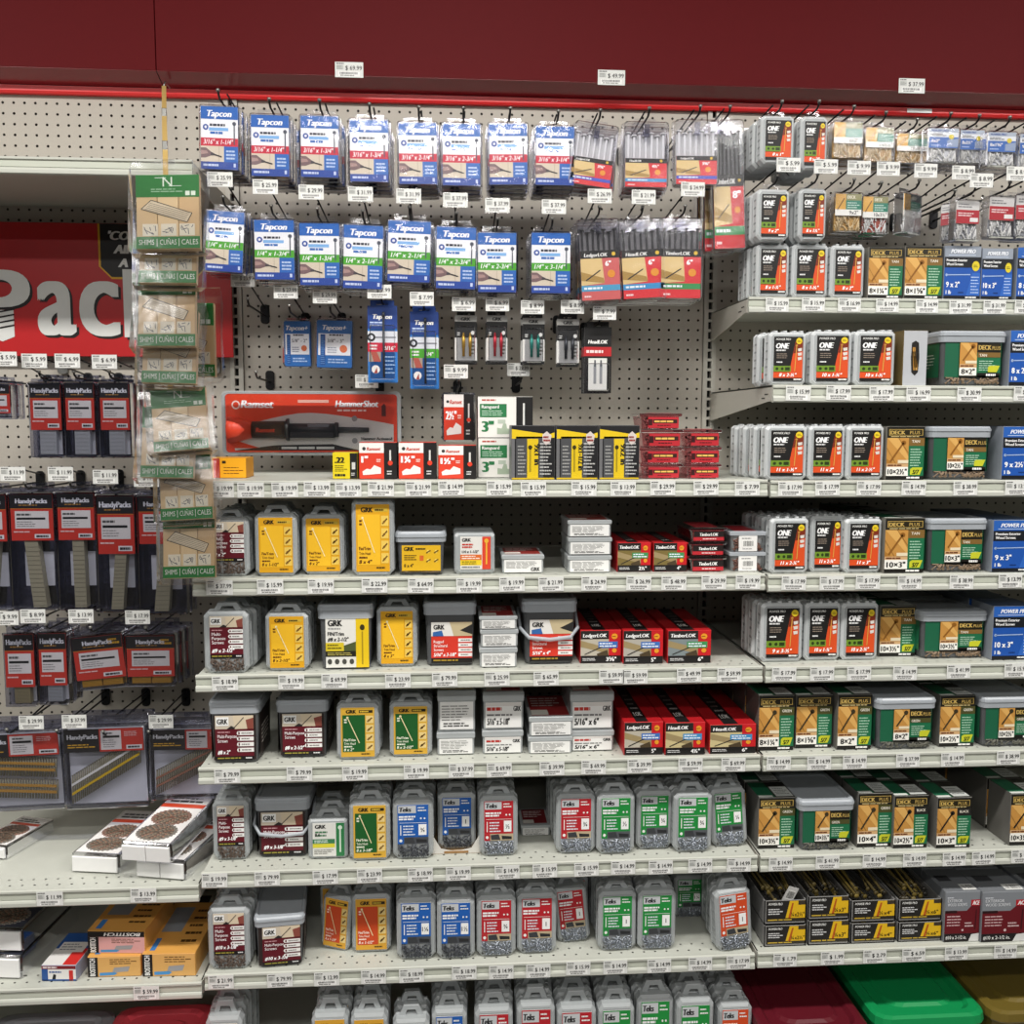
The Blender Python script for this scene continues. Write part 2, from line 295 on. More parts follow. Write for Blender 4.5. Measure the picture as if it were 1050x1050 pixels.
def d_trim(lb, size, c0, c1, txt, sc_='f0e3b0'):      # yellow family: c0 border, c1 panel
    lb.r(0, 0, 1, 1, c0, 1); lb.t('GRK', .16, .115, .07, '241d10', 3, 'l', .34, .06); lb.r(.54, .055, .95, .11, 'cfae3c' if c1[0] == 'f' else '2a2412', 2); lb.b(.57, .065, .92, .1, 1, '4a3a12' if c1[0] == 'f' else 'd9b840', 3, 4, .8)
    lb.r(.05, .15, .72, .9, c1, 2); screw(lb, .2, .2, .55, .72, sc_, 4, .025); lb.b(.1, .22, .2, .32, 2, txt, 3, 7, .6)
    lb.t('Fin/Trim', .09, .68, .05, txt, 3, 'l', .34, .04); lb.t('Trim Head', .09, .75, .045, txt, 3, 'l', .34, .03); lb.b(.09, .77, .35, .81, 1, txt, 3, 6, .7); lb.t(size, .09, .88, .055, txt, 3, 'l', .5, .04, .2)
    for i in range(4):
        v = .17 + i * .185; lb.r(.75, v, .97, v + .15, 'e8cd86' if c1[0] != 'f' else 'e9c65c', 2); lb.l(.79, v + .12, .93, v + .04, .04, '6b4a16', 3); lb.d(.84, v + .09, .035, '8a6526', 3)
    lb.b(.6, .925, .95, .96, 1, '5a4410', 3, 3, .7)
def d_rss(lb, size):
    lb.r(0, 0, 1, 1, 'd43a2b', 1); lb.r(0, 0, 1, .34, 'e4e2dc', 2); lb.p([(.45, 0), (1, 0), (1, .34), (.55, .34)], 'c4b490', 3); lb.p([(.7, .2), (1, .05), (1, .3)], '2c2b2a', 4); lb.p([(.04, .24), (.26, .2), (.3, .34), (.04, .34)], '3565a5', 4)
    lb.t('GRK', .06, .17, .11, '1c1c1c', 5, 'l', .3, .05)
    for i, s in enumerate(('Rugged', 'Structural', 'Screws')): lb.t(s, .06, .51 + i * .1, .07, 'fbf1ee', 3, 'l', .45, .03)
    lb.t(size, .06, .84, .085, 'ffffff', 3, 'l', .55, .04, .2)
    for i in range(4): v = .4 + i * .12; lb.r(.66, v, 1, v + .085, 'f1eeea', 3); lb.b(.72, v + .02, .97, v + .06, 1, '77706c', 4, i, .6)
    lb.r(0, .88, 1, 1, '1a1716', 3); lb.b(.05, .91, .7, .96, 1, 'a6882c', 4, 6, .7)
def d_rss_small(lb, size):
    lb.r(0, 0, 1, 1, 'dedcd6', 1); lb.t('GRK', .06, .15, .1, '222222', 3, 'l', .5, .05); lb.b(.06, .2, .55, .36, 2, 'c33a2c', 3, 3, .6); lb.t(size, .06, .5, .08, '2b2b2b', 3, 'l', .55, .04); lb.r(0, .55, .7, .72, 'd96a28', 2); lb.b(.05, .57, .66, .7, 2, 'f4e3d3', 3, 4, .5)
    lb.r(0, .72, .7, .88, 'e8c92f', 2); lb.b(.05, .74, .66, .86, 2, '5a4b12', 3, 7, .4); lb.b(.05, .9, .65, .97, 1, '777777', 3, 2); lb.r(.72, 0, 1, 1, 'd6452f', 2); lb.l(.86, .15, .86, .85, .05, 'e8b13c', 3); lb.d(.86, .13, .07, 'e8b13c', 3)
def d_greenwhite(lb, size):
    lb.r(0, 0, 1, 1, 'dcdcd6', 1); lb.t('GRK', .08, .16, .11, '222222', 3, 'l', .5, .05); lb.b(.08, .22, .6, .42, 2, '4c7a58', 3, 3, .5); lb.t('R4', .08, .4, .09, '2b2b2b', 3, 'l', .3, .04); lb.r(0, .48, .7, .62, '3d7a52', 2); lb.b(.05, .5, .6, .6, 2, 'd6e6d8', 3, 7, .5)
    lb.r(0, .62, .7, .74, 'd9cf3d', 2); lb.b(.04, .78, .66, .94, 3, '84837c', 3, 2, .4); lb.r(.74, 0, 1, 1, '2f7a48', 2); lb.l(.87, .2, .87, .88, .05, 'cfe0cf', 3); lb.d(.87, .14, .07, 'cfe0cf', 3)
def d_fintub(lb, size):
    lb.r(0, 0, 1, 1, 'e6e5de', 1); lb.r(.7, 0, 1, 1, 'e8c41f', 2); lb.t('GRK', .06, .17, .12, '1d1d1d', 3, 'l', .38, .06); lb.b(.06, .2, .45, .24, 1, '999999', 3, 4, .7)
    lb.t('FIN/Trim', .05, .36, .075, '1d1d1d', 3, 'l', .62, .04); lb.t(size, .05, .47, .075, '1d1d1d', 3, 'l', .55, .04, .2); lb.r(0, .5, .42, .67, 'd8c22c', 3); lb.b(.04, .52, .38, .64, 2, '5b5216', 4, 4, .4); lb.p([(.42, .56), (.7, .48), (.7, .67), (.42, .67)], '4f5a34', 3)
    lb.r(0, .67, .7, .78, '24221b', 3); lb.b(.04, .69, .66, .76, 2, 'c0b45a', 4, 5, .4)
    for i in range(4): lb.d(.09 + i * .17, .88, .055, '4b4b46', 3)
    lb.d(.85, .2, .06, '3a3218', 3); lb.l(.85, .28, .85, .94, .035, 'a98c1e', 3)
def d_teks(lb, c, num, bot='6b6f76'):
    lb.r(0, 0, 1, 1, c, 1); lb.r(.02, .02, .6, .21, 'c3c6c8', 2); lb.t('Teks', .06, .17, .11, '2a2a2c', 3, 'l', .44, .07, .15); lb.b(.66, .04, .95, .18, 2, W_, 3, 4, .4)
    lb.b(.04, .27, .62, .4, 2, 'f2f2f2', 3, 6, .65); lb.d(.76, .35, .03, W_, 3); lb.d(.88, .35, .03, W_, 3); lb.l(.06, .46, .94, .46, .012, W_, 3)
    lb.l(.1, .52, .1, .78, .03, W_, 3); lb.b(.18, .51, .62, .8, 4, 'dfe3ea', 3, 7, .42); lb.r(.68, .5, .94, .78, 'f4f4f2', 3); lb.t(num, .81, .7, .11, '222222', 4, 'c', .2, .03)
    lb.r(0, .83, 1, 1, bot, 2); lb.r(0, .83, .2, 1, c, 3); lb.d(.1, .915, .05, W_, 4); lb.p([(.22, .86), (.5, .84), (.56, .98), (.24, .98)], '3b3d40', 3); lb.p([(.6, .88), (.95, .9), (.95, .97), (.62, .97)], '2a2b2d', 3)
def d_lok(lb, name, size, pic='bfae84', band='3a78b8', brown=True):      # carton front
    lb.r(0, 0, 1, 1, 'c61f25', 1); lb.r(0, 0, .7, .78, pic, 2); lb.p([(0, .3), (.7, .55), (.7, .72), (0, .5)], '9c8a63', 3); lb.l(.1, .74, .6, .46, .03, '2c2a26', 4); lb.p([(.4, .72), (.66, .6), (.7, .78), (.42, .78)], '4a3d2a', 4)
    lb.r(0, 0, .7, .26, '272321', 3); lb.t(name, .06, .2, .11, 'f2f2f0', 4, 'l', .58, .05, .15); lb.r(.44, .34, .92, .54, band, 4); lb.b(.47, .36, .9, .52, 2, 'e6eef6', 5, 4, .5)
    lb.d(.84, .18, .09, 'e59a2b', 3); lb.d(.84, .62, .07, 'e59a2b', 3); lb.b(.78, .16, .9, .2, 1, '7a3f10', 4, 4)
    lb.r(0, .78, 1, 1, '191717', 4); lb.b(.05, .84, .4, .94, 2, 'd8d8d8', 5, 5, .4); lb.t(size, .76, .95, .12, 'f4f4f4', 5, 'c', .34, .04)
def d_lokpack(lb, name, size, band, body='d2343a'):
    lb.r(0, 0, 1, 1, body, 1); lb.r(0, 0, 1, .16, '1b1a1b', 2); lb.t(name, .1, .125, .07, W_, 3, 'l', .62, .04, .15); lb.d(.86, .08, .05, 'd9b53a', 3)
    lb.p([(0, .16), (.55, .16), (.6, .66), (0, .7)], 'd9bd83', 2); lb.p([(0, .42), (.58, .56), (.6, .66), (0, .6)], 'a98849', 3); lb.l(.12, .6, .5, .4, .03, '33302b', 4)
    lb.t(size, .64, .32, .1, 'ffffff', 3, 'l', .3, .05); lb.d(.78, .48, .1, 'dd9130', 3); lb.r(0, .7, 1, .82, band, 2); lb.b(.06, .73, .7, .79, 1, 'e8f0f4', 3, 4, .7); lb.b(.06, .9, .3, .95, 1, 'f4d6d6', 3, 3, .7)
def d_handy(lb, wide=False):
    lb.r(0, 0, 1, 1, 'cf3a2c', 1); lb.r(0, 0, 1, .3, '211f20', 2); lb.t('HandyPacks', .5, .19, .1, 'f0f0f0', 3, 'c', .6 if wide else .86, .06)
    lb.l(0, .31, 1, .31, .012, 'd98a2c', 3); lb.b(.2, .215, .8, .25, 1, 'a87c3a', 3, 4, .7)
    if wide: lb.b(.72, .06, .96, .22, 2, 'd9a62c', 3, 4, .6)
    lb.r(.1, .36, .9, .74, 'e6e1d8', 2); lb.r(.14, .5, .82, .545, '1c1c1c', 3); lb.b(.14, .4, .6, .47, 1, '5b5b57', 3, 3, .6); lb.b(.14, .57, .6, .71, 3, '8f8d86', 3, 9, .35)
    lb.b(.06, .79, .5, .83, 1, 'f0c8bf', 3, 5, .7); lb.r(.55, .86, .93, .95, 'efece6', 2); lb.b(.59, .88, .9, .935, 1, '2a2a2a', 3, 6, .8)
def d_boxred(lb, size):      # red pin carton with a black side panel
    lb.r(0, 0, 1, 1, '1d1b1b', 1); lb.r(0, 0, .66, 1, 'd9402a', 2); lb.r(0, 0, .66, .28, 'efece8', 3); lb.d(.13, .16, .05, '3a3a3a', 4); lb.t('Ramset', .2, .21, .09, 'c8402c', 4, 'l', .4, .04, .2)
    lb.t(size, .07, .55, .18, 'ffffff', 4, 'l', .34, .07); lb.b(.46, .44, .62, .54, 2, 'f6d3cb', 4, 3, .6); lb.p([(.08, .8), (.2, .72), (.3, .74), (.4, .62), (.58, .7), (.58, .86), (.1, .9)], 'efe6e2', 4)
    lb.l(.83, .2, .83, .62, .05, 'd7d4d0', 3); lb.d(.83, .56, .07, 'd9402a', 4); lb.b(.74, .76, .92, .9, 2, 'd0d0d0', 3, 3, .5)
def d_ramguard(lb):
    lb.r(0, 0, 1, 1, 'eceae4', 1); lb.b(.1, .05, .6, .1, 1, 'b9564a', 2, 3, .8); lb.r(.05, .17, .75, .5, '2b7a48', 2); lb.t('Ramguard', .1, .28, .08, W_, 3, 'l', .58, .04); lb.b(.1, .32, .7, .47, 3, 'bcd8c2', 3, 5, .4)
    lb.t('3"', .12, .86, .26, '2b7a48', 2, 'l', .34, .07); lb.r(.52, .56, .72, .66, 'b9c4b5', 2); lb.p([(.5, .92), (.5, .76), (.62, .78), (.66, .66), (.74, .66), (.76, .78), (.92, .8), (.92, .92)], 'a9b8a2', 2)
def d_22(lb):
    lb.r(0, 0, 1, 1, 'e5cf1f', 1); lb.t('.22', .1, .38, .22, '1b1b1b', 3, 'l', .52, .08); lb.b(.08, .46, .6, .74, 4, '4f480e', 2, 3, .4); lb.b(.08, .8, .64, .94, 1, '1b1b1b', 2, 7, .7); lb.r(.7, 0, 1, 1, '1c1b1b', 2); lb.l(.85, .36, .85, .64, .14, 'd8d8d4', 3); lb.b(.75, .76, .95, .9, 2, 'd0d0d0', 3, 3, .5)
def d_cement(lb, size):
    lb.r(0, 0, 1, 1, '1d1d1f', 1); lb.p([(0, .06), (.86, .16), (1, .12), (1, .22), (0, .24)], 'e2c11e', 2); lb.r(.1, .2, .74, .97, '4b4c4e', 2); lb.r(.36, .24, .62, .97, 'dcbc1c', 3); lb.t(size, .53, .34, .11, '20201c', 4, 'l', .6, .05, 0, -math.pi / 2)
    lb.l(.43, .42, .43, .86, .04, 'a08a1c', 4); lb.d(.43, .4, .05, '3a3412', 4); lb.b(.66, .3, .95, .93, 10, 'b9b9b6', 3, 5, .4); lb.b(.14, .35, .34, .93, 9, 'a3a3a0', 3, 8, .35)
    lb.p([(.72, .16), (.82, .1), (.93, .18), (.9, .3), (.8, .36), (.72, .28)], 'd4c9c4', 4); lb.b(.74, .18, .9, .3, 2, '8e2a22', 5, 4, .6); lb.r(0, .97, 1, 1, 'c8a81c', 3); lb.r(.0, .24, .07, .97, '6b6b6d', 2)
def d_nails(lb, size):      # label on the open tray
    lb.r(0, 0, 1, 1, '23211f', 1); lb.p([(.48, 1), (.6, .0), (1, 0), (1, 1)], 'dcb11e', 2); lb.r(.82, .0, 1, .2, '3a3226', 3); lb.p([(.56, .9), (.66, .1), (.7, .1), (.62, .9)], 'b0531d', 3); lb.t('POWER PRO', .05, .2, .12, W_, 3, 'l', .36, .03, .2); lb.b(.05, .34, .44, .68, 3, 'cfcfcf', 3, 4, .5)
    lb.t(size, .64, .76, .2, '26200f', 4, 'l', .34, .03); lb.r(0, .84, 1, 1, '2f2a20', 3); lb.b(.04, .86, .9, .97, 1, 'c9a83a', 4, 8, .5)
def d_ace(lb, size):
    lb.r(0, 0, 1, 1, '7e8287', 1); lb.p([(0, .38), (.62, .38), (.86, .2), (1, .2), (1, .84), (0, .84)], '64141d', 2); lb.b(.05, .09, .3, .13, 1, 'c8ccd2', 3, 3, .6); lb.t('EXTERIOR', .06, .2, .06, 'd4d6da', 3, 'l', .42, .03); lb.t('WOOD SCREWS', .06, .28, .06, 'd4d6da', 3, 'l', .56, .03)
    lb.r(0, .37, .34, .42, '2a1114', 3); lb.r(.74, .16, 1, .28, 'b1232b', 3); lb.t('ACE', .78, .26, .08, 'f4f0f0', 4, 'l', .2, .06, .25); lb.b(.06, .46, .5, .7, 4, 'c9a5a6', 3, 5, .4); lb.b(.58, .6, .84, .72, 2, 'd6bcbc', 3, 4, .4)
    lb.d(.52, .77, .03, 'd6bcbc', 3); lb.l(.9, .36, .88, .76, .03, '3a0d12', 3); lb.r(0, .84, 1, 1, '1e1a1b', 3); lb.t(size, .04, .95, .07, W_, 4, 'l', .6, .03); lb.p([(.7, 1), (.78, .86), (1, .84), (1, 1)], 'd9d9d6', 4)
def d_buttons(lb):
    lb.r(0, 0, 1, 1, 'b92a33', 1); lb.r(0, .2, .14, .75, '3a1214', 2); lb.r(.16, .22, .95, .56, '34201a', 2); lb.b(.2, .3, .92, .5, 1, 'e6b65e', 3, 5, .8); lb.b(.3, .68, .9, .86, 1, '5a1518', 2, 4, .5)
def d_drill(lb, size, band):      # tall blue bit card
    lb.r(0, 0, 1, 1, '2f78c4', 1); lb.r(0, 0, 1, .3, '1f3f86', 2); lb.t('Tapcon', .5, .17, .06, W_, 3, 'c', .74, .05, .2); lb.b(.08, .2, .6, .27, 2, 'b9cbe8', 3, 5, .5); lb.r(0, .33, 1, .48, 'dfe3e8', 2); lb.d(.12, .41, .14, '24262a', 3); lb.d(.12, .41, .07, 'dfe3e8', 4); lb.l(.2, .41, .95, .41, .05, '8d9096', 3)
    lb.r(0, .48, 1, .6, band, 2); lb.b(.06, .5, .42, .58, 2, W_, 3, 3, .55); lb.t(size, .56, .575, .05, W_, 3, 'l', .36, .04); lb.r(.02, .6, .44, .73, 'a89a8c', 2); lb.p([(.1, .6), (.3, .6), (.44, .73), (.2, .73)], 'b0584a', 3); lb.d(.26, .83, .14, 'ecebe6', 2); lb.p([(.2, .88), (.3, .8), (.32, .88)], 'a0403a', 3); lb.b(.56, .64, .95, .9, 5, '9fc3ea', 2, 6, .3)
def d_bits(lb):
    lb.r(0, 0, 1, 1, 'dcdcd8', 1); lb.r(0, 0, 1, .13, 'b4b4b0', 2); lb.t('GRK', .5, .11, .07, '2a2a2a', 3, 'c', .5, .06); lb.r(0, .13, 1, .46, '1f1f1f', 2); lb.d(.82, .36, .09, 'd9d9d4', 3); lb.b(.08, .34, .3, .42, 2, 'd9d9d4', 3, 3); lb.b(.68, .52, .94, .82, 4, '55554f', 2, 6, .5); lb.r(0, .93, 1, 1, '2a2a2a', 2)
def d_lokbits(lb):
    lb.r(0, 0, 1, 1, '1b1a1a', 1); lb.t('HeadLOK', .5, .25, .055, W_, 3, 'c', .7, .06, .15); lb.r(0, .3, 1, .44, 'b8262b', 2); lb.b(.08, .34, .92, .4, 1, 'f0d8d6', 3, 4, .7); lb.r(.16, .47, .84, .95, 'd7d7d2', 2)
    for u in (.4, .62): lb.l(u, .56, u, .86, .1, '8d8f92', 3); lb.l(u, .5, u, .6, .06, '55585c', 4)
# ------------------------------------------------------------------ shared shapes
def strap_hole_tab(mb, w, h, z, y0, y1, mat):      # hanging tab with a slot
    def ring(kx, z0, z1, y): x = w / 2 * kx; zm = (z0 + z1) / 2; return [(-x, y, z0), (0, y, z0), (x, y, z0), (x, y, zm), (x, y, z1), (0, y, z1), (-x, y, z1), (-x, y, zm)]
    o0, o1, i1, i0 = ring(1, z, z + h, y0), ring(1, z, z + h, y1), ring(.5, z + h * .22, z + h * .62, y1), ring(.5, z + h * .22, z + h * .62, y0); n = 8
    fs = [tuple(k * n + q for q in ()) for k in ()]; vs = o0 + o1 + i1 + i0
    for k in range(4):
        for i in range(n): j = (i + 1) % n; k2 = (k + 1) % 4; fs.append((k * n + i, k2 * n + i, k2 * n + j, k * n + j))
    mb.add(vs, fs, mat)
def pile(mb, x0, x1, z0, z1, y, n, mat, seed, ln=.022, r=.0016, up=False):
    g = random.Random(seed)
    for i in range(n):
        a = g.uniform(0, math.pi) if not up else math.pi / 2 + g.uniform(-.5, .5); c = (g.uniform(x0, x1), y + g.uniform(-.0015, .002), g.uniform(z0, z1)); l = ln * g.uniform(.7, 1.1) / 2
        p, q = [c[0] - math.cos(a) * l, c[1], c[2] - math.sin(a) * l], [c[0] + math.cos(a) * l, c[1] + g.uniform(-.001, .001), c[2] + math.sin(a) * l]
        for e in (p, q): e[0] = min(max(e[0], x0), x1); e[2] = min(max(e[2], z0), z1)
        if (Vector(p) - Vector(q)).length < .004: continue
        mb.tube([p, q], r, mat, 5); m_ = Vector(p); d = (Vector(q) - m_).normalized() * .0012
        mb.tube([m_, m_ + d], [r * 2.1, r * 1.4], mat, 6)
# ------------------------------------------------------------------ product templates (origin: middle of the base's front edge)
def t_anchor(size, band, W=.103, H=.170, D=.03):
    t = Tm(); hb = H - .014
    s = MB(); s.slab(rrect(-W / 2, W / 2, 0, hb, .006), 0, D, CLEAR, .002); s.slab(rrect(-W / 2 - .003, W / 2 + .003, -.001, hb + .003, .007), D - .003, D - .0005, CLEAR, .0008); t.part('shell', s)
    c = MB(); c.box(-W / 2 + .004, W / 2 - .004, .0035, .005, .004, hb - .004, 'f2f3f5'); d_anchor(Lab(c, front(.0035), -W / 2 + .004, .004, W / 2 - .004, hb - .004), size, band); t.part('card', c)
    b = MB(); b.box(-W / 2 + .008, W / 2 - .008, .006, D - .005, .006, hb - .016, '232a45', .003)
    b.box(-W / 2 + .0075, W / 2 - .0075, .012, D - .008, .05, .09, 'b02a3a' if band[0] == 'c' else '3f9a35', .001); t.part('screw_bundle', b)
    h = MB(); strap_hole_tab(h, W * .7, .016, hb + .002, D - .0025, D - .001, CLEAR); t.part('hang_tab', h, 0); return t
def t_anchorplus(size, W=.072, H=.125, D=.035, white=False):
    t = Tm(); hb = H - .008
    s = MB(); s.slab(rrect(-W / 2, W / 2, 0, hb, .012), 0, D, CLEAR if not white else WINDOW, .003); t.part('shell', s)
    c = MB(); c.box(-W / 2 + .004, W / 2 - .004, .004, D - .006, .005, hb - .006, '2a68ae', .002); d_anchorplus(Lab(c, front(.004), -W / 2 + .004, .005, W / 2 - .004, hb - .006), size); t.part('card', c)
    h = MB(); strap_hole_tab(h, W * .5, .014, hb - .006, D - .001, D, CLEAR); t.part('hang_tab', h, 0); return t
def t_frost(fn, args, W, H, D, lr=(.12, .07, .88, .93), screws=None, sr=None, tab='loop', cham=.012, seed=1, shellmat=None):
    t = Tm(); s = MB(); c = cham; m = shellmat or (FROSTW if fn is d_one else FROSTRIM)
    out = [(-W / 2 + c, 0), (W / 2 - c, 0), (W / 2, c), (W / 2, H - c * .7), (W / 2 - c * .7, H), (-W / 2 + c * .7, H), (-W / 2, H - c * .7), (-W / 2, c)]
    s.slab(out, 0, D, m, .0045); k = 1.025
    s.slab([(p[0] * k, H / 2 + (p[1] - H / 2) * 1.012) for p in out], D * .62, D * .72, m, .001)
    o2 = [(p[0] * .86, H / 2 + (p[1] - H / 2) * .9) for p in out]; s.loft([[(p[0], -.0006, p[1]) for p in o2], [(p[0] * 1.03, .0008, H / 2 + (p[1] - H / 2) * 1.02) for p in o2]], FROST)
    for q in range(5): s.box(-W / 2 - .0006, -W / 2 + .003, .006, D * .55, H * (.18 + .15 * q), H * (.22 + .15 * q), FROST); s.box(W / 2 - .003, W / 2 + .0006, .006, D * .55, H * (.18 + .15 * q), H * (.22 + .15 * q), FROST)
    t.part('shell', s)
    if tab == 'loop':
        h = MB(); y0, y1 = D * .45, D * .8; w = W * .5; hh = .016
        h.slab([(-w / 2 - .008, H - .002), (-w / 2 + .006, H - .002), (-w / 2 + .012, H + hh * .55), (w / 2 - .012, H + hh * .55), (w / 2 - .006, H - .002), (w / 2 + .008, H - .002), (w / 2 - .004, H + hh), (-w / 2 + .004, H + hh)], y0, y1, m, .001); t.part('carry_loop', h, 0)
    elif tab == 'clips':
        h = MB()
        for x in (-.3, -.05, .2, .38): h.box(W * x - .004, W * x + .004, .004, D * .7, H - .001, H + .004, m, .001)
        t.part('closure_clip', h, 0)
    elif tab == 'hang':
        h = MB(); strap_hole_tab(h, W * .5, .016, H - .001, D * .4, D * .4 + .0015, CLEAR); t.part('hang_tab', h, 0)
    if screws:
        f = MB(); a = sr or (.14, .05, .86, .26); pile(f, -W / 2 + a[0] * W, -W / 2 + a[2] * W, a[1] * H, a[3] * H, -.0004, 60, MT(screws) if isinstance(screws, str) else screws, seed, .02, .0015)
        f.quad(front(-.0002), -W / 2 + a[0] * W, a[1] * H, -W / 2 + a[2] * W, a[3] * H, '3a3836', 1); t.part('screw_fill', f, stuff=True)
    l = MB(); x0, z0, x1, z1 = -W / 2 + lr[0] * W, lr[1] * H, -W / 2 + lr[2] * W, lr[3] * H; l.box(x0, x1, -.0012, .0006, z0, z1, 'dcdcda'); fn(Lab(l, front(-.0012), x0, z0, x1, z1), *args); t.part('label', l); return t
def t_tub(fn, args, W, H, D, lr=(.1, .1, .86, .76), side=None, bail=False, fill='4a4744', front_fill=None, lidh=.028):
    t = Tm(); b = MB(); hb = H - lidh * .7; bt = .93
    def ring(w, y0, y1, z, r=.012): return [(p[0], p[1], z) for p in rrect(-w / 2, w / 2, y0, y1, r)]
    b.loft([ring(W * bt * .97, .008, D * .97, 0), ring(W * bt, .0045, D * .985, .006), ring(W, .004, D, hb)], TUBM); t.part('tub_body', b)
    l = MB(); o = .0042
    l.loft([ring(W + o * 2, 0, D + o, H - lidh, .014), ring(W + o * 2, -.001, D + o, H - .005, .014), ring(W + o * 1.2, .002, D + o - .003, H - .001, .013), ring(W - .008, .012, D - .008, H - .001, .012), ring(W - .014, .015, D - .011, H - .0055, .012)], LIDM)
    l.loft([ring(W + o * 2 + .003, -.0025, D + o + .0015, H - .012, .015), ring(W + o * 2 + .003, -.0025, D + o + .0015, H - .007, .015)], LIDM); t.part('lid', l)
    p = MB(); x0, x1, z0, z1 = -W / 2 + lr[0] * W, -W / 2 + lr[2] * W, lr[1] * H, lr[3] * H; p.box(x0, x1, .0015, .004, z0, z1, '2a2826'); fn(Lab(p, front(.0015), x0, z0, x1, z1), *args)
    if side:
        for sg, pl in ((-1, left(-W / 2 - .0008)), (1, right(W / 2 + .0008))):
            u0, u1 = (-D * .8, -.012) if sg < 0 else (.012, D * .8)
            p.quad(pl, u0, z0, u1, z1, side, 1); p.bars(pl, u0 + .02, z0 + (z1 - z0) * .25, u1 - .01, z0 + (z1 - z0) * .7, 5, 'b8cdbd' if side != '2f2624' else 'd8cfc8', 2, 5, .35)
        p.quad(front(.003), -W / 2 + .008, z0, x0, z1, side, 1)
        p.quad(front(.003), x1, z0, W / 2 - .008, z1, side, 1)
    t.part('label', p)
    if front_fill:
        f = MB(); pile(f, -W * .42, W * .42, .006, lr[1] * H - .001, .004, 40, MT(front_fill), 5, .03, .0015); t.part('screw_fill', f, stuff=True)
    if bail:
        h = MB(); zt = H - lidh - .004; h.tube([(-W / 2 - .008, D * .5, zt), (-W / 2 - .007, .01, zt - .03), (-W / 2 + .012, -.006, zt - .046), (0, -.009, zt - .05), (W / 2 - .012, -.006, zt - .046), (W / 2 + .007, .01, zt - .03), (W / 2 + .008, D * .5, zt)], .0042, LIDM, 8); t.part('bail_handle', h, 0)
    return t
def t_carton(fn, args, W, H, D, sidec, topc, topfn=None, open_=None, dark=None):
    t = Tm(); b = MB(); b.box(-W / 2, W / 2, 0, D, 0, H, sidec, .0012); t.part('carton', b)
    p = MB(); p.quad(front(-.0001), -W / 2 + .0008, .0008, W / 2 - .0008, H - .0008, sidec, 0); fn(Lab(p, front(-.0002), -W / 2 + .0008, .0008, W / 2 - .0008, H - .0008), *args); t.part('front_panel', p)
    q = MB(); q.box(-W / 2 + .0008, W / 2 - .0008, .001, D - .001, H - .0003, H + .0005, topc)
    tl = Lab(q, top(H + .0005), -W / 2 + .001, .001, W / 2 - .001, D - .001)
    if topfn == 'deck': tl.r(.0, .0, .45, 1, '1f5f42', 1); tl.r(.5, .3, .98, .95, 'c9ccc8', 1); tl.b(.55, .4, .95, .85, 4, '7a7c7a', 2, 4, .4); tl.r(0, .88, .4, 1, 'd8dad4', 2)
    elif topfn == 'lok': tl.r(.3, 0, .62, 1, '1b1919', 1); tl.t('LOK', .36, .85, .1, W_, 2, 'l', .2, .04); tl.b(.36, .2, .58, .7, 4, '8c8684', 2, 4, .3)
    elif topfn == 'ace': tl.r(.12, .3, .5, .55, '3a3b3e', 1); tl.r(.55, .7, .95, .95, 'd4d5d2', 1); barcode(tl, .57, .72, .93, .93, 2)
    elif topfn == 'small': tl.r(0, 0, 1, .5, '2b5596', 1); tl.r(.1, .3, .9, .62, 'e6e4e0', 2); tl.r(.6, .5, 1, 1, 'c9302c', 1); tl.b(.15, .34, .8, .58, 3, '8a8a90', 3, 4, .4)
    elif topfn == 'bostitch': tl.r(.1, .1, .5, .6, '8b9096', 1); tl.b(.6, .1, .95, .85, 5, '4a3212', 1, 4, .3); tl.r(.1, .72, .2, .95, '3a78b8', 1)
    t.part('top_flap', q); return t
def t_flatbox(txt, W, H, D, topc, red=False, endc='e9e9e6'):
    t = Tm(); b = MB(); b.slab(rrect(-W / 2 + .002, W / 2 - .002, 0, H * .8, .004), .003, D - .002, FROSTRIM, .002); t.part('box_body', b)
    l = MB(); l.slab(rrect(-W / 2, W / 2, H * .74, H, .003), 0, D, FROSTRIM, .0015); l.box(-W / 2 + .008, W / 2 - .008, .012, D - .01, H - .001, H + .0006, topc)
    tl = Lab(l, top(H + .0006), -W / 2 + .008, .012, W / 2 - .008, D - .01); tl.b(.06, .1, .9, .6, 4, 'e6dcd8', 1, 6, .35); tl.r(0, .75, .45, 1, 'd9d5cc', 1); t.part('lid', l)
    e = MB(); x0, x1, z0, z1 = -W / 2 + .006, W / 2 - .006, H * .06, H * .72; e.box(x0, x1, .001, .004, z0, z1, endc); lb = Lab(e, front(.001), x0, z0, x1, z1)
    if red: lb.r(0, 0, 1, .14, 'd8d4d0', 1); lb.b(.04, .14, .6, .36, 1, 'b8342c', 2, 3, .6); lb.t('GRK', .78, .34, .2, '222222', 2, 'l', .2, .05); lb.b(.04, .42, .8, .56, 1, '777777', 2, 6, .5); lb.t(txt, .05, .88, .26, '1f1f1f', 2, 'l', .62, .05, .1)
    else: lb.b(.05, .1, .95, .7, 6, '8b8b88', 1, 5, .4); lb.b(.1, .74, .9, .92, 2, '555553', 1, 9, .6) if not txt else lb.t(txt, .95, .9, .3, '333333', 2, 'r', .3, .05)
    t.part('end_label', e); return t
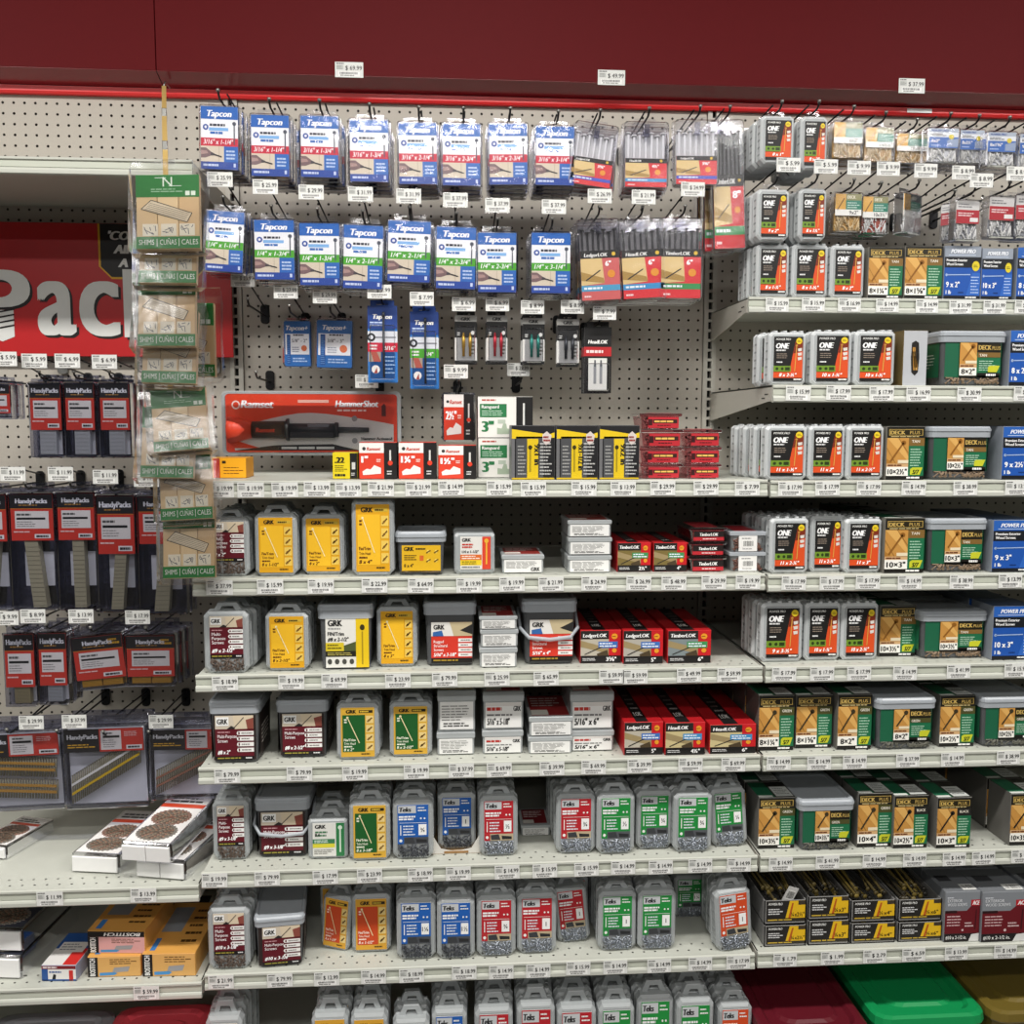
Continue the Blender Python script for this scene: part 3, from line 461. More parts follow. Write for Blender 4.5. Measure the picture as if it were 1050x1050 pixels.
def t_redtub(W=.09, H=.03, D=.11, lidc='c87880', kind='buttons', seed=0):
    t = Tm(); b = MB()
    b.loft([[(p[0], p[1], z) for p in rrect(-w / 2, w / 2, y, D - y, .008)] for w, y, z in ((W * .82, .008, 0), (W * .92, .004, H * .84))], TINT if kind != 'barcode' else FROST); t.part('tub_body', b)
    l = MB(); l.slab(rrect(-W / 2, W / 2, H * .8, H, .0018), 0, D, LIDM if kind == 'barcode' else TINT, .001); l.box(-W * .3, W * .3, .02, D - .02, H - .0005, H + .0005, 'b5343c'); t.part('lid', l)
    p = MB(); x0, x1 = -W * .3, W * .42; lb = None
    if kind == 'buttons': p.box(x0, x1, .001, .0045, H * .06, H * .76, 'b92a33'); d_buttons(Lab(p, front(.001), x0, H * .06, x1, H * .76))
    elif kind == 'barcode': x0, x1 = -W * .24, W * .26; p.box(x0, x1, .001, .0045, H * .02, H * .8, 'ecebe8'); q = Lab(p, front(.001), x0, H * .02, x1, H * .8); q.b(.15, .12, .85, .22, 1, '777777', 1, 3); barcode(q, .2, .28, .8, .72, 1, seed + 3); q.b(.2, .8, .8, .88, 1, '777777', 1, 5)
    else: x0, x1 = -W * .38, W * .42; p.box(x0, x1, .001, .0045, H * .06, H * .76, 'b92a33'); q = Lab(p, front(.001), x0, H * .06, x1, H * .76); q.r(0, 0, 1, .62, '221b1a', 1); q.t('TimberLOK', .5, .5, .3, W_, 2, 'c', .6, .05, .15); q.b(.3, .72, .9, .9, 1, 'f0cfcc', 2, 4, .6)
    t.part('label', p)
    f = MB(); pile(f, -W * .38, W * .38, .003, H * .7, .008, 26, MT('6b4a3f' if kind != 'buttons' else '7d3b3c'), seed + 4, .02, .003); t.part('screw_fill', f, stuff=True); return t
TINT = clearmat('pink_clear_plastic', 'e8b4b8', .1, .12)
def t_lokpack(name, size, band, W, H, D=.03, lab=.55, scol='2b2b2e', body='d2343a'):
    t = Tm(); hb = H - .012; s = MB(); s.slab(rrect(-W / 2, W / 2, 0, hb, .008), 0, D, WINDOW, .003); s.slab(rrect(-W / 2 - .003, W / 2 + .003, -.002, hb + .003, .008), D - .004, D - .002, CLEAR, .0008); t.part('shell', s)
    f = MB(); f.box(-W / 2 + .006, W / 2 - .006, D * .55, D * .8, .006, hb - .03, 'c9c9cc' if scol != '2b2b2e' else '77767a', .002)
    n = 7
    for i in range(n):
        x = -W / 2 + .012 + (W - .024) * i / (n - 1); zt = hb - .028 - .006 * (i % 2); f.tube([(x, D * .4, .01), (x, D * .4, zt)], .0032, scol, 6); f.tube([(x, D * .4, zt), (x, D * .4, zt + .003)], [.007, .006], scol, 8)
    t.part('screw_bundle', f)
    c = MB(); c.box(-W / 2 + .004, W / 2 - .004, .0035, .005, .004, hb * lab, body); d_lokpack(Lab(c, front(.0035), -W / 2 + .004, .004, W / 2 - .004, hb * lab), name, size, band, body); t.part('card', c)
    h = MB(); h.slab([(-.007, hb - .04), (.007, hb - .04), (.007, hb - .008), (-.007, hb - .008)], -.0008, .002, SMOKE, .0006); t.part('hook_slot', h, 0); h = MB(); strap_hole_tab(h, W * .5, .014, hb, D - .0035, D - .002, CLEAR); t.part('hang_tab', h, 0); return t
def t_smallblister(kind, size, W, H, D=.028):
    t = Tm(); hb = H - .014; s = MB(); s.slab(rrect(-W / 2, W / 2, 0, hb, .005), 0, D, WINDOW, .003); s.slab(rrect(-W / 2 - .002, W / 2 + .002, -.001, hb + .002, .005), D - .003, D - .001, CLEAR, .0008); t.part('shell', s)
    f = MB(); col = {'deck': 'b08a4a', 'deckred': '9a4a3a', 'blue': 'c3c5c9', 'red': '8d8f93', 'dark': '4a4643'}[kind]; f.box(-W / 2 + .004, W / 2 - .004, .01, D - .004, .005, hb * .5, col, .002); pile(f, -W / 2 + .006, W / 2 - .006, .006, hb * .45, .008, 30, MT('d6d6d3' if kind != 'deck' else 'cbb48a'), int(W * 1e4), .022, .0017, True); t.part('screw_fill', f, stuff=True)
    c = MB(); z0, z1 = hb * .42, hb - .004; c.box(-W / 2 + .004, W / 2 - .004, .0035, .005, z0, z1, 'e4e0d4'); lb = Lab(c, front(.0035), -W / 2 + .004, z0, W / 2 - .004, z1)
    if kind in ('deck', 'deckred', 'dark'):
        lb.r(0, 0, .4, 1, 'd9a648', 1); lb.l(.08, .75, .34, .2, .05, '7a5420', 2); lb.r(.4, 0, 1, .3, '8d8a5c' if kind != 'dark' else '2a2a26', 1); lb.t('DECK', .46, .22, .14, 'f0ead2', 2, 'l', .3, .04); lb.r(.4, .3, 1, .72, '2f7f68', 1); lb.b(.46, .36, .94, .68, 3, 'c3dcd0', 2, 4, .4); lb.r(0, .72, 1, 1, 'ecebe4', 2); lb.t(size, .7, .94, .17, '1c1c1c', 3, 'c', .5, .03)
    elif kind == 'blue':
        lb.r(0, 0, 1, 1, '2c62b0', 1); lb.r(0, 0, 1, .2, 'aab4c2', 2); lb.t('POWER PRO', .08, .16, .1, '2b4f94', 3, 'l', .6, .05, .2); lb.r(0, .2, 1, .44, 'dfe2e6', 2); lb.b(.06, .24, .6, .4, 2, '26282e', 3, 4, .55); lb.d(.76, .42, .13, 'd9c52d', 3); lb.t(size, .08, .72, .16, W_, 3, 'l', .5, .04); lb.b(.08, .8, .5, .92, 1, 'a9c0e4', 2, 4); lb.p([(.62, .6), (1, .5), (1, .94), (.62, .94)], '8d9db8', 2)
    else:
        lb.r(0, 0, 1, 1, 'd8d6d2', 1); lb.r(0, .4, 1, 1, 'b3323a', 2); lb.b(.08, .1, .7, .32, 2, '8a8a8a', 2, 4, .5); lb.b(.08, .5, .8, .7, 2, 'f0d6d4', 3, 6, .5); lb.r(.6, .74, .95, .92, 'eceae6', 3)
    t.part('card', c); h = MB(); strap_hole_tab(h, W * .5, .016, hb, D - .003, D - .0015, CLEAR); t.part('hang_tab', h, 0); return t
def t_handy(W, H, D, lh, strip, wide=False, n=1, seed=1):
    t = Tm(); hb = H - .012; s = MB(); s.slab(rrect(-W / 2, W / 2, 0, hb, .004), 0, D, SMOKE, .002); s.slab(rrect(-W / 2 - .003, W / 2 + .003, -.002, hb + .008, .004), D - .003, D - .001, SMOKE, .0008); t.part('shell', s)
    c = MB(); z1 = hb - .005; z0 = z1 - lh; c.box(-W / 2 + .004, W / 2 - .004, .003, .005, z0, z1, 'cf3a2c'); d_handy(Lab(c, front(.003), -W / 2 + .004, z0, W / 2 - .004, z1), wide); t.part('card', c)
    w = MB(); w.box(-W * .3, W * .34, D - .006, D - .004, .006 if strip != 'tilt' else .05, (z0 - .004 if z0 > .03 else .03) if strip != 'tilt' else .125, 'd3d4d6'); t.part('insert', w)
    zt = max(z0 - .001, .02)
    if strip == 'tilt':
        g = random.Random(seed); dx = g.uniform(-.008, .012); f = MB(); f.loft([[(dx - .017, .006, .006), (dx + .013, .006, .006), (dx + .013, D - .008, .006), (dx - .017, D - .008, .006)], [(-dx - .009, .006, zt), (-dx + .02, .006, zt), (-dx + .02, D - .008, zt), (-dx - .009, D - .008, zt)]], '9d977c')
        for i in range(14): z = .01 + (zt - .014) * i / 14; k = (z - .006) / (zt - .006); xc = dx - .017 + (-2 * dx + .008) * k; f.quad(front(.0058), xc, z, xc + .0295, z + .0008, '716c58', 1)
        t.part('nail_strip', f)
    else:
        for i in range(n):
            f = MB(); ww = W * .8 / n; x0 = -W * .4 + i * ww + .001; x1 = x0 + ww - .003
            if n == 1: x0, x1 = -W * .22, W * .26
            f.box(x0, x1, .006, D - .008, .006, zt, strip, .0008); k = int((zt - .006) / .003)
            for j in range(k): f.quad(front(.0058), x0 + .001, .0075 + j * .003, x1 - .001, .0082 + j * .003, '5b584e' if strip != 'b98a2e' else '7c5a1a', 1)
            t.part('nail_strip', f)
    h = MB(); strap_hole_tab(h, W * .5, .014, hb + .004, D - .0025, D - .001, SMOKE); t.part('hang_tab', h, 0); return t
def t_framing(W, H, D, kind):
    t = Tm(); s = MB(); s.slab(rrect(-W / 2, W / 2, 0, H, .003), 0, D, SMOKE, .002); s.slab(rrect(-W / 2 - .004, W / 2 + .004, -.004, H + .02, .004), D - .003, D - .001, SMOKE, .0008); t.part('shell', s)
    b = MB(); b.box(-W / 2 + .004, W / 2 - .004, D - .008, D - .006, .004, H - .004, 'd6d7da'); t.part('backing_card', b)
    c = MB(); z0, z1 = H * .7, H - .004; c.box(-W / 2 + .004, W / 2 - .004, .003, .005, z0, z1, '232122'); lb = Lab(c, front(.003), -W / 2 + .004, z0, W / 2 - .004, z1)
    lb.t('HandyPacks', .04, .42, .2, W_, 3, 'l', .38, .06); lb.b(.04, .62, .4, .82, 2, 'd9a62c', 3, 4, .5); lb.r(.44, 0, 1, 1, 'cf3a2c', 1); lb.r(.46, .08, .72, .92, 'e6e1d8', 2); lb.r(.49, .3, .7, .4, '1c1c1c', 3); lb.b(.49, .14, .66, .26, 1, '5b5b57', 3, 3); lb.b(.49, .46, .66, .84, 4, '8f8d86', 3, 9, .35); lb.b(.76, .12, .94, .36, 3, 'f0c8bf', 3, 5, .4); lb.r(.78, .74, .98, .92, 'efece6', 2); lb.b(.8, .78, .96, .88, 1, '2a2a2a', 3, 6, .8); t.part('card', c)
    cl = {'yellow': 'd9b21e', 'orange': 'b98a3a', 'brown': '9a6a52'}[kind]
    for row in range(1 if kind != 'orange' else 2):
        f = MB(); n = 34 if kind != 'orange' else 30; sl = .09 if kind != 'orange' else -.015; ln = .066 if kind != 'orange' else .046
        bz = (.010 if kind != 'orange' else (.006, .06)[row]); b0 = .03 if kind == 'orange' else 0
        for i in range(n):
            k = i / (n - 1); x = -W / 2 + .012 + (W - .03) * k; z = bz + b0 + sl * k; f.tube([(x, .012, z), (x + .003, .012, z + ln)], .002, '8a8468', 5); f.tube([(x + .003, .012, z + ln), (x + .003, .012, z + ln + .001)], .0028, '6f6a58', 6)
        for q in (.3, .62): f.loft([[(-W / 2 + .012, .0095, bz + b0 + ln * q), (-W / 2 + .012, .0145, bz + b0 + ln * q), (-W / 2 + .012, .0145, bz + b0 + ln * q + .006), (-W / 2 + .012, .0095, bz + b0 + ln * q + .006)], [(W / 2 - .018, .0095, bz + b0 + sl + ln * q), (W / 2 - .018, .0145, bz + b0 + sl + ln * q), (W / 2 - .018, .0145, bz + b0 + sl + ln * q + .006), (W / 2 - .018, .0095, bz + b0 + sl + ln * q + .006)]], cl if q < .5 or kind != 'yellow' else 'e8e6dc')
        t.part('nail_strip', f)
    h = MB(); strap_hole_tab(h, W * .3, .016, H + .002, D - .0025, D - .001, SMOKE); t.part('hang_tab', h, 0)
    return t
def t_coil(W=.11, D=.21, H=.042, split=True, dark=False):      # lies flat: base z 0, front y 0
    t = Tm(); b = MB(); b.box(-W / 2, W / 2, .004, D, .0, H * .3, CLEAR, .002); b.slab(rrect(-W / 2, W / 2, 0, H, .004), .006, D, CLEAR, .003); t.part('shell', b)
    w = MB()
    for x0, x1 in (((-W / 2 + .004, -.001), (.001, W / 2 - .004)) if split else ((-W / 2 + .004, W / 2 - .004),)): w.box(x0, x1, .0, .006, .003, H - .006, 'f0f0ee', .001)
    t.part('end_card', w)
    l = MB(); l.box(-W / 2 + .006, W / 2 - .006, .012, D - .006, H - .0005, H + .0002, '3a3d49' if dark else 'e9e6e4'); lb = Lab(l, top(H + .0002), -W / 2 + .006, .012, W / 2 - .006, D - .006); lb.r(0, .22, 1, .3, '7a1f22' if dark else 'd24a2c', 1); lb.b(.1, .06, .9, .2, 2, 'a9a9ad' if dark else '3a3a3a', 1, 4, .5); t.part('label_card', l)
    for i, (cy, col) in enumerate(((D * .22, '584a3d'), (D * .5, '6e4a3c'))):
        f = MB(); n = 52; r = W * .37
        for j in range(n):
            a = 2 * math.pi * j / n; rr = r * (1 if j % 2 else .93); f.tube([(rr * math.cos(a), cy + rr * .8 * math.sin(a), H - .010), (rr * math.cos(a), cy + rr * .8 * math.sin(a), H + .002)], .003, '7b756c' if i == 0 else '8a6a5c', 5)
        f.disc(top(H + .0008), 0, cy, r * .95, col, 0, 24, r * .76)
        for q in range(4):
            for j in range(34 - q * 7): a = 2 * math.pi * (j + q * .4) / (34 - q * 7); rr = r * (.8 - q * .18); f.tube([(rr * math.cos(a), cy + rr * .8 * math.sin(a), H - .010), (rr * math.cos(a), cy + rr * .8 * math.sin(a), H + .0022)], .0036, ('8a7a68', '5f5145', '94705c', '6e6458')[(j + q) % 4], 5)
        t.part('nail_coil', f, 0)
    return t
def t_shims(cut=0, W=.155, H=.20, D=.03):
    t = Tm(); w = MB(); wd = W * .80
    for i in range(3):
        x0 = -wd / 2 + wd * i / 3; w.box(x0 + .0004, x0 + wd / 3 - .0004, .003, D - .004, .012, H * .84, ('d6bb92', 'dfc69e', 'd0b288')[i], .001)
    t.part('wood_bundle', w)
    p = MB(); x0, x1, z0, z1 = -wd / 2, wd / 2, .012, H * .84; lb = Lab(p, front(.003), x0, z0, x1, z1)
    lb.r(0, 0, 1, .3, '1f7a33', 1); lb.t('N', .5, .16, .13, 'e8f0e6', 3, 'c', .2, .01); lb.l(.3, .04, .48, .04, .01, 'e8f0e6', 2); lb.l(.52, .15, .72, .15, .01, 'e8f0e6', 2); lb.b(.24, .18, .76, .24, 2, 'a9cfae', 2, 4, .4); lb.r(.78, .22, .85, .28, 'e8f0e6', 2); lb.r(.87, .22, .94, .28, 'e8f0e6', 2)
    q = [(.08, .46), (.24, .34), (.88, .52), (.8, .64)]; lb.p(q, 'dccfb8', 1)
    for i in range(4): lb.l(*q[i], *q[(i + 1) % 4], .012, '3a352c', 2)
    for i in range(5): lb.l(.14 + i * .02, .46 - i * .02, .78 + i * .015, .61 - i * .02, .006, '6a5f4c', 2)
    for i in range(3):
        u = .1 + i * .29; lb.r(u, .66, u + .24, .82, 'e6dfcf', 1); g = random.Random(i + 5)
        for k in range(6): lb.l(u + g.uniform(.02, .22), .67 + g.uniform(0, .14), u + g.uniform(.02, .22), .67 + g.uniform(0, .14), .012, '6a6a70', 2)
    lb.r(0, .83, 1, .99, '1f7a33', 1); lb.t('SHIMS', .04, .94, .07, W_, 2, 'l', .24, .01); lb.t('CUÑAS', .37, .94, .07, W_, 2, 'l', .26, .01); lb.t('CALES', .71, .94, .07, W_, 2, 'l', .26, .01); lb.l(.325, .86, .325, .96, .01, W_, 2); lb.l(.67, .86, .67, .96, .01, W_, 2); t.part('printed_band', p, 0)
    b = MB(); g = random.Random(cut + 2); rows = []
    for z, ww, y0, y1 in ((0, .9, .006, D - .006), (.012, 1., -.001, D), (H * .5, .97, -.0012, D), (H * .84, 1.0, .0, D - .002), (H * .92, .98, D * .4, D * .55), (H, .96, D * .45, D * .5)):
        rows.append([(sx * W / 2 * ww + g.uniform(-.003, .003), y, z + g.uniform(-.002, .002)) for sx, y in ((-1, y0), (-.4, y0), (.3, y0), (1, y0), (1, y1), (-1, y1))])
    b.loft(rows, BAG); t.part('bag', b)
    h = MB(); h.box(-.012, .012, D * .44, D * .52, H - .006, H + .004, CLEAR); t.part('hang_tab', h, 0); return t
def t_tray(size, W=.095, H=.05, D=.3, nails='8a7a4e', seed=1):
    t = Tm(); b = MB(); th = .002; c = '8d8c8a'
    b.box(-W / 2, W / 2, 0, D, 0, th, c); b.box(-W / 2, W / 2, 0, th, 0, H, c); b.box(-W / 2, W / 2, D - th, D, 0, H, c); b.box(-W / 2, -W / 2 + th, 0, D, 0, H, c); b.box(W / 2 - th, W / 2, 0, D, 0, H, c); t.part('tray', b)
    p = MB(); p.quad(front(-.0001), -W / 2 + .004, .006, W / 2 - .002, H - .001, '23211f', 0); d_nails(Lab(p, front(-.0002), -W / 2 + .004, .006, W / 2 - .002, H - .001), size); t.part('front_label', p)
    g = random.Random(seed); cols = ['7a6b3f', '4a4436', '94803f', '33302a']
    for i in range(22):
        f = MB(); x = g.uniform(-W / 2 + .012, W / 2 - .012); z = g.uniform(H * .55, H - .008) if not nails else g.uniform(H * .7, H + .008); y0 = g.uniform(.012, .06); y1 = D - g.uniform(.01, .12); dz = g.uniform(-.004, .004 if not nails else .012)
        x2 = min(max(x + g.uniform(-.02, .02), -W / 2 + .008), W / 2 - .008); f.tube([(x, y0, z), ((x + x2) / 2, (y0 + y1) / 2, z + dz), (x2, y1, z - .004)], .0026, cols[i % 4], 5); f.tube([(x, y0, z), (x, y0 - .003, z)], [.0055, .005], cols[i % 4], 8); t.part('spike', f)
    return t
def t_tote(col, W=.4, D=.46, H=.16):
    t = Tm(); b = MB(); b.loft([[(p[0], p[1], z) for p in rrect(-w / 2, w / 2, y, D - y, .03)] for w, y, z in ((W * .84, .03, 0), (W * .93, .014, H - .02))], ink(col, .45)); t.part('tub', b)
    l = MB(); R = lambda k, z, r=.035: [(p[0], p[1], z) for p in rrect(-W / 2 + k, W / 2 - k, k, D - k, r)]
    l.loft([R(0, H - .026), R(-.002, H - .022), R(0, H - .004), R(.008, H), R(.022, H), R(.03, H - .008), R(.05, H - .008), R(.058, H - .003)], ink(col, .4), smooth=False); t.part('lid', l); return t
# ------------------------------------------------------------------ fixture
def perforated(mb, pl, u0, u1, w0, w1, pitch, r, mat, stagger=False, solid_edges=True):
    nu, nw = int((u1 - u0) / pitch + 1e-6), int((w1 - w0) / pitch + 1e-6); du = (u1 - u0) / nu; dw = (w1 - w0) / nw; vs, fs = [], []
    for j in range(nw):
        sh = du / 2 if stagger and j % 2 else 0
        for i in range(nu):
            cu, cw = u0 + (i + .5) * du, w0 + (j + .5) * dw; b = len(vs); hu, hw = du / 2, dw / 2; k = r * .41
            if sh: cu += sh - (du / 2 if False else 0)
            if sh and i == nu - 1: continue
            for a, c in ((-hu, -hw), (0, -hw), (hu, -hw), (hu, 0), (hu, hw), (0, hw), (-hu, hw), (-hu, 0)): vs.append(pl(cu + a, cw + c, 0))
            for a, c in ((-.7, -.7), (0, -1), (.7, -.7), (1, 0), (.7, .7), (0, 1), (-.7, .7), (-1, 0)): vs.append(pl(cu + a * r, cw + c * r, 0))
            for q in range(8): p = (q + 1) % 8; fs.append((b + q, b + p, b + 8 + p, b + 8 + q))
        if sh:
            for a0, a1 in ((u0, u0 + du / 2), (u1 - du / 2, u1)): b = len(vs); vs += [pl(a0, w0 + j * dw, 0), pl(a1, w0 + j * dw, 0), pl(a1, w0 + (j + 1) * dw, 0), pl(a0, w0 + (j + 1) * dw, 0)]; fs.append((b, b + 1, b + 2, b + 3))
    mb.add(vs, fs, mat)
PEGM = ink('b9b3a8', .6, 0, .1, 350, .04); PAINTL = ink('bcbeb4', .42, 0, .04, 30)
BX = {'L': (XL - 1.2192, XL), 'M': (XL, XS), 'R': (XS, XS + 1.2192)}
for b, (x0, x1) in BX.items():
    o = thing('pegboard_panel', ((x0 + x1) / 2, PEG, .0), f"beige perforated pegboard back of the {BAY[b].replace('-', ' ')}", 'pegboard'); w = (x1 - x0) / 2 - .018
    m = MB(); perforated(m, front(0), -w, w, 0, 2.4638, .0254, .0033, PEGM); child('perforated_sheet', m, o)
    m = MB(); m.box(-w, w, .012, .018, 0, 2.4638, '3a3631'); child('backing', m, o)
for i, x in enumerate((XL - 1.2192, XL, XS, XS + 1.2192)):
    o = thing('slotted_upright', (x, PEG, .0), ['grey slotted upright at the far end of the left bay', 'grey slotted upright between left and middle bays', 'grey slotted upright between middle and right bays', 'grey slotted upright at the far end of the right bay'][i], 'upright', 'slotted steel uprights')
    m = MB(); s = .0052
    m.box(-.0165, -s, -.006, .01, 0, 2.45, PAINT); m.box(s, .0165, -.006, .01, 0, 2.45, PAINT)
    for k in range(96): m.box(-s, s, -.005, .004, .012 + k * .0254 - .0035, .012 + k * .0254 + .0035, PAINT)
    child('slotted_face', m, o); m = MB(); m.box(-.014, .014, .010, .02, 0, 2.45, '1c1b1a'); child('rear_channel', m, o)
def shelf(bay, lev, y0=0., name='gondola_shelf'):
    x0, x1 = BX[bay]; z = SZ[bay][lev]; x0 += .0035; x1 -= .0035; w = (x1 - x0) / 2; D = PEG - .004 - y0; ww = w - .003
    o = thing(name, ((x0 + x1) / 2, y0, z), f"{LEV[bay][lev]} pale grey-green steel shelf of the {BAY[bay].replace('-', ' ')}", 'shelf', 'steel gondola shelves')
    m = MB(); perforated(m, top(-.0003), -ww, ww, .010, .061, .0254, .0026, PAINTL, True)
    m.quad(top(-.0003), -ww, .061, ww, D, PAINTL, 0); m.box(-ww, ww, .010, .063, -.014, -.012, '34322d'); m.box(-ww, ww, .008, D, -.024, -.022, PAINTL); m.box(-ww, ww, D - .003, D, -.022, -.0005, PAINTL); m.quad(top(-.0003), -ww, .004, ww, .010, PAINTL, 0); child('deck', m, o)  # near-black strip under the perforations: shade of the hollow shelf put in as colour
    m = MB(); pr = [(.006, 0), (-.0005, .0005), (-.004, -.0015), (-.004, -.0055), (-.0005, -.0075), (.0, -.0215), (-.0035, -.0235), (-.005, -.027), (-.005, -.034), (-.002, -.0365), (.006, -.0365)]
    m.loft([[(x, p[0], p[1]) for p in pr] for x in (-w, w)], PAINTL)
    m.box(-w, w, -.0012, .0, -.0205, -.0085, ink('bcc0b2', .25, 0, .03, 20)); child('price_rail', m, o)
    for s in (-1, 1):
        m = MB(); q = [(.012, -.004), (D, -.004), (D, -.074), (D - .012, -.074), (.03, -.034), (.012, -.034)]; xa, xb = (s * w, s * (w - .0022)) if s < 0 else (s * (w - .0022), s * w)
        m.loft([[(xa, p[0], p[1]) for p in reversed(q)], [(xb, p[0], p[1]) for p in reversed(q)]], PAINT)
        for yy, zz in ((.03, -.018), (.05, -.026)): m.box(xa - .0004, xb + .0004, yy, yy + .022, zz - .002, zz + .001, '3b3a36')
        child('bracket', m, o)
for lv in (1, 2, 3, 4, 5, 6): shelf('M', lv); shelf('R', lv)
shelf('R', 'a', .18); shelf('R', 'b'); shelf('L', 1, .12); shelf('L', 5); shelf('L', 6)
for b, (x0, x1) in BX.items():
    m = MB(); w = (x1 - x0) / 2 - .003; m.box(-w, w, -.04, PEG - .008, -.02, 0, PAINTL, .002); m.box(-w, w, -.035, -.03, -.14, -.02, PAINT)
    single('base_deck', m, f"low steel base deck of the {BAY[b].replace('-', ' ')} near the floor", 'base deck', 'steel base decks', loc=((x0 + x1) / 2, 0, .15))
HR = ink('5c0d12', .6, 0, .06, 40, 0, .12); HU = ink('86222a', .2, 0, .1, 20, 0, .5); RAILR = ink('e03032', .25, 0, .05, 40)
for nm, x0, x1, lb in (('header_canopy', -1.80, -.6845, 'dark red header panel above the left bay'), ('header_canopy', -.6825, 1.92, 'long dark red header panel above middle and right bays')):
    o = thing(nm, ((x0 + x1) / 2, .41, 2.4825), lb, 'header'); w = (x1 - x0) / 2
    m = MB(); m.box(-w, w, 0, .065, .0008, .42, HR, .0008); child('fascia_sheet', m, o)
    m = MB(); pr = [(0, 0), (.0, .0006), (.066, .0006), (.066, -.017), (.062, -.019)]; m.loft([[(x, p[0], p[1]) for p in reversed(pr)] for x in (-w, w)], HU); child('underside_return', m, o)
m = MB(); m.loft([[(x, p[0], p[1]) for p in ((.470, 2.450), (.470, 2.4625), (.474, 2.4635), (.487, 2.4635), (.487, 2.4445), (.474, 2.4445))][::-1] for x in (-1.80, 1.92)], RAILR); single('header_rail', m, 'bright red rail under the header along the pegboard top', 'rail')
def structure(name, x0, x1, y0, y1, z0, z1, mat): m = MB(); m.box(x0, x1, y0, y1, z0, z1, mat); single(name, m, None, None, None, 'structure')
structure('floor', -4, 4, -8, 1.2, -.05, 0, ink('5d5a55', .4, 0, .2, 6)); structure('ceiling', -4, 4, -8, 1.2, 3.6, 3.65, ink('d9d9d6', .8)); structure('wall_back', -4, 4, .62, .68, 0, 3.6, ink('77736c', .8))
# ------------------------------------------------------------------ price tags and hooks
def tag_mesh(price, w=.054, h=.031):
    m = MB(); m.box(-w / 2, w / 2, 0, .0006, -h / 2, h / 2, 'dedfdb'); lb = Lab(m, front(0), -w / 2, -h / 2, w / 2, h / 2); g = random.Random(sum(map(ord, price)))
    lb.b(.05, .06, .42, .15, 1, '6a6a68', 1, g.randint(0, 99), .8); lb.r(.05, .2, .3, .5, 'c3c5c1', 1); lb.b(.06, .22, .28, .48, 3, '8a8b88', 2, g.randint(0, 99), .4); lb.t(price, .95, .52, .28, '1c1c1c', 2, 'r', .58, .02)
    lb.r(.12, .62, .88, .94, 'f1f1ee', 1); u = .16
    while u < .8: a = g.uniform(.012, .03); lb.r(u, .66, u + a, .8, '3d3d3d', 2); u += a + .018
    lb.b(.18, .84, .8, .9, 1, '55554f', 2, g.randint(0, 99), .8); return m
TAGM = {}
def tagmesh(price):
    if price not in TAGM: TAGM[price] = tag_mesh(price).mesh('price_tag')
    return TAGM[price]
TAGS = []
def shelftags(bay, lev, items, y=-.0062):
    z = SZ[bay][lev] - .017; yy = y + (.18 if lev == 'a' else 0)
    for px, pr in items:
        d = P(px, 500, yy); py = 434; p = None
        for it in range(4):
            a = P(px, py, yy); b = P(px, py + 10, yy); py += (z - a.z) / (b.z - a.z) * 10
        p = P(px, py, yy); o = bpy.data.objects.new('shelf_price_tag', tagmesh('$ ' + pr)); COL.objects.link(o); o.location = (p.x, yy, z + R_.uniform(-.0015, .001)); o.rotation_euler = (0, R_.uniform(-.02, .02), 0); o['category'] = 'price tag'
        TAGS.append((o, pr, rowname(bay, lev), px))
def wire(m, pts, r=.0022, mat=None): m.tube(pts, r, mat or DARKMETAL, 6)
HK = {}
def hook(x, z, Yf, row, tag=None, bright=False, px=0, tail=.02, plain=False):
    mm = METAL if bright else DARKMETAL
    o = bpy.data.objects.new('peg_hook', None); o.empty_display_size = .02; COL.objects.link(o); o.location = (x, PEG - .001, z); o['category'] = 'hook'
    m = MB(); m.slab(rrect(-.011, .011, -.02, .028, .008), -.004, 0, mm, .001); child('mount_plate', m, o)
    L = PEG - Yf + tail
    m = MB(); wire(m, [(0, 0, 0), (0, -L + .012, .002), (0, -L, .008), (0, -L - .003, .014)], .0024, mm); m.tube([(0, -L - .003, .013), (0, -L - .003, .018)], .0042, METAL, 8); child('product_rod', m, o)
    if not plain:
        if tag:
            tx, ty, pr = tag; yt = Yf - tail - .014; q = P(tx, ty, yt); lx, ly, lz = q.x - x, yt - PEG + .001, q.z - z
            m = MB(); wire(m, [(0, 0, .02), (lx, ly + .006, lz + .014)], .002, mm); child('label_rod', m, o)
            lr_ = o.children[-1]; t = bpy.data.objects.new('price_tag', tagmesh('$ ' + pr)); COL.objects.link(t); t.parent = lr_; t.location = (lx, ly, lz); m = MB(); m.box(-.028, .028, .0008, .0022, -.0165, .0165, CLEAR); c = child('tag_holder', m, lr_); c.location = (lx, ly, lz)
        else: m = MB(); wire(m, [(.004, 0, .02), (.004, -L * .8, .03)], .002, mm); child('label_rod', m, o)
    REC.append(dict(root=o, cat='hook', hook=True, row=row, x=px, price=tag[2] if tag else None))
def hung(t, name, cat, dims, look, row, x0, x1, yt, yb, Yf, ry=0., nb=0, pitch=.032, tag=None, dx=0., dz=0., hookx=0., rz=0., tail=.02, nohook=False, drop=.006):
    cx, zt = hang(t, name, cat, dims, look, row, x0, x1, yt, yb, Yf, ry, nb, pitch, dx, dz, rz)
    if not nohook: hook(cx + hookx, zt - drop, Yf, row, tag, px=(x0 + x1) / 2, tail=tail)
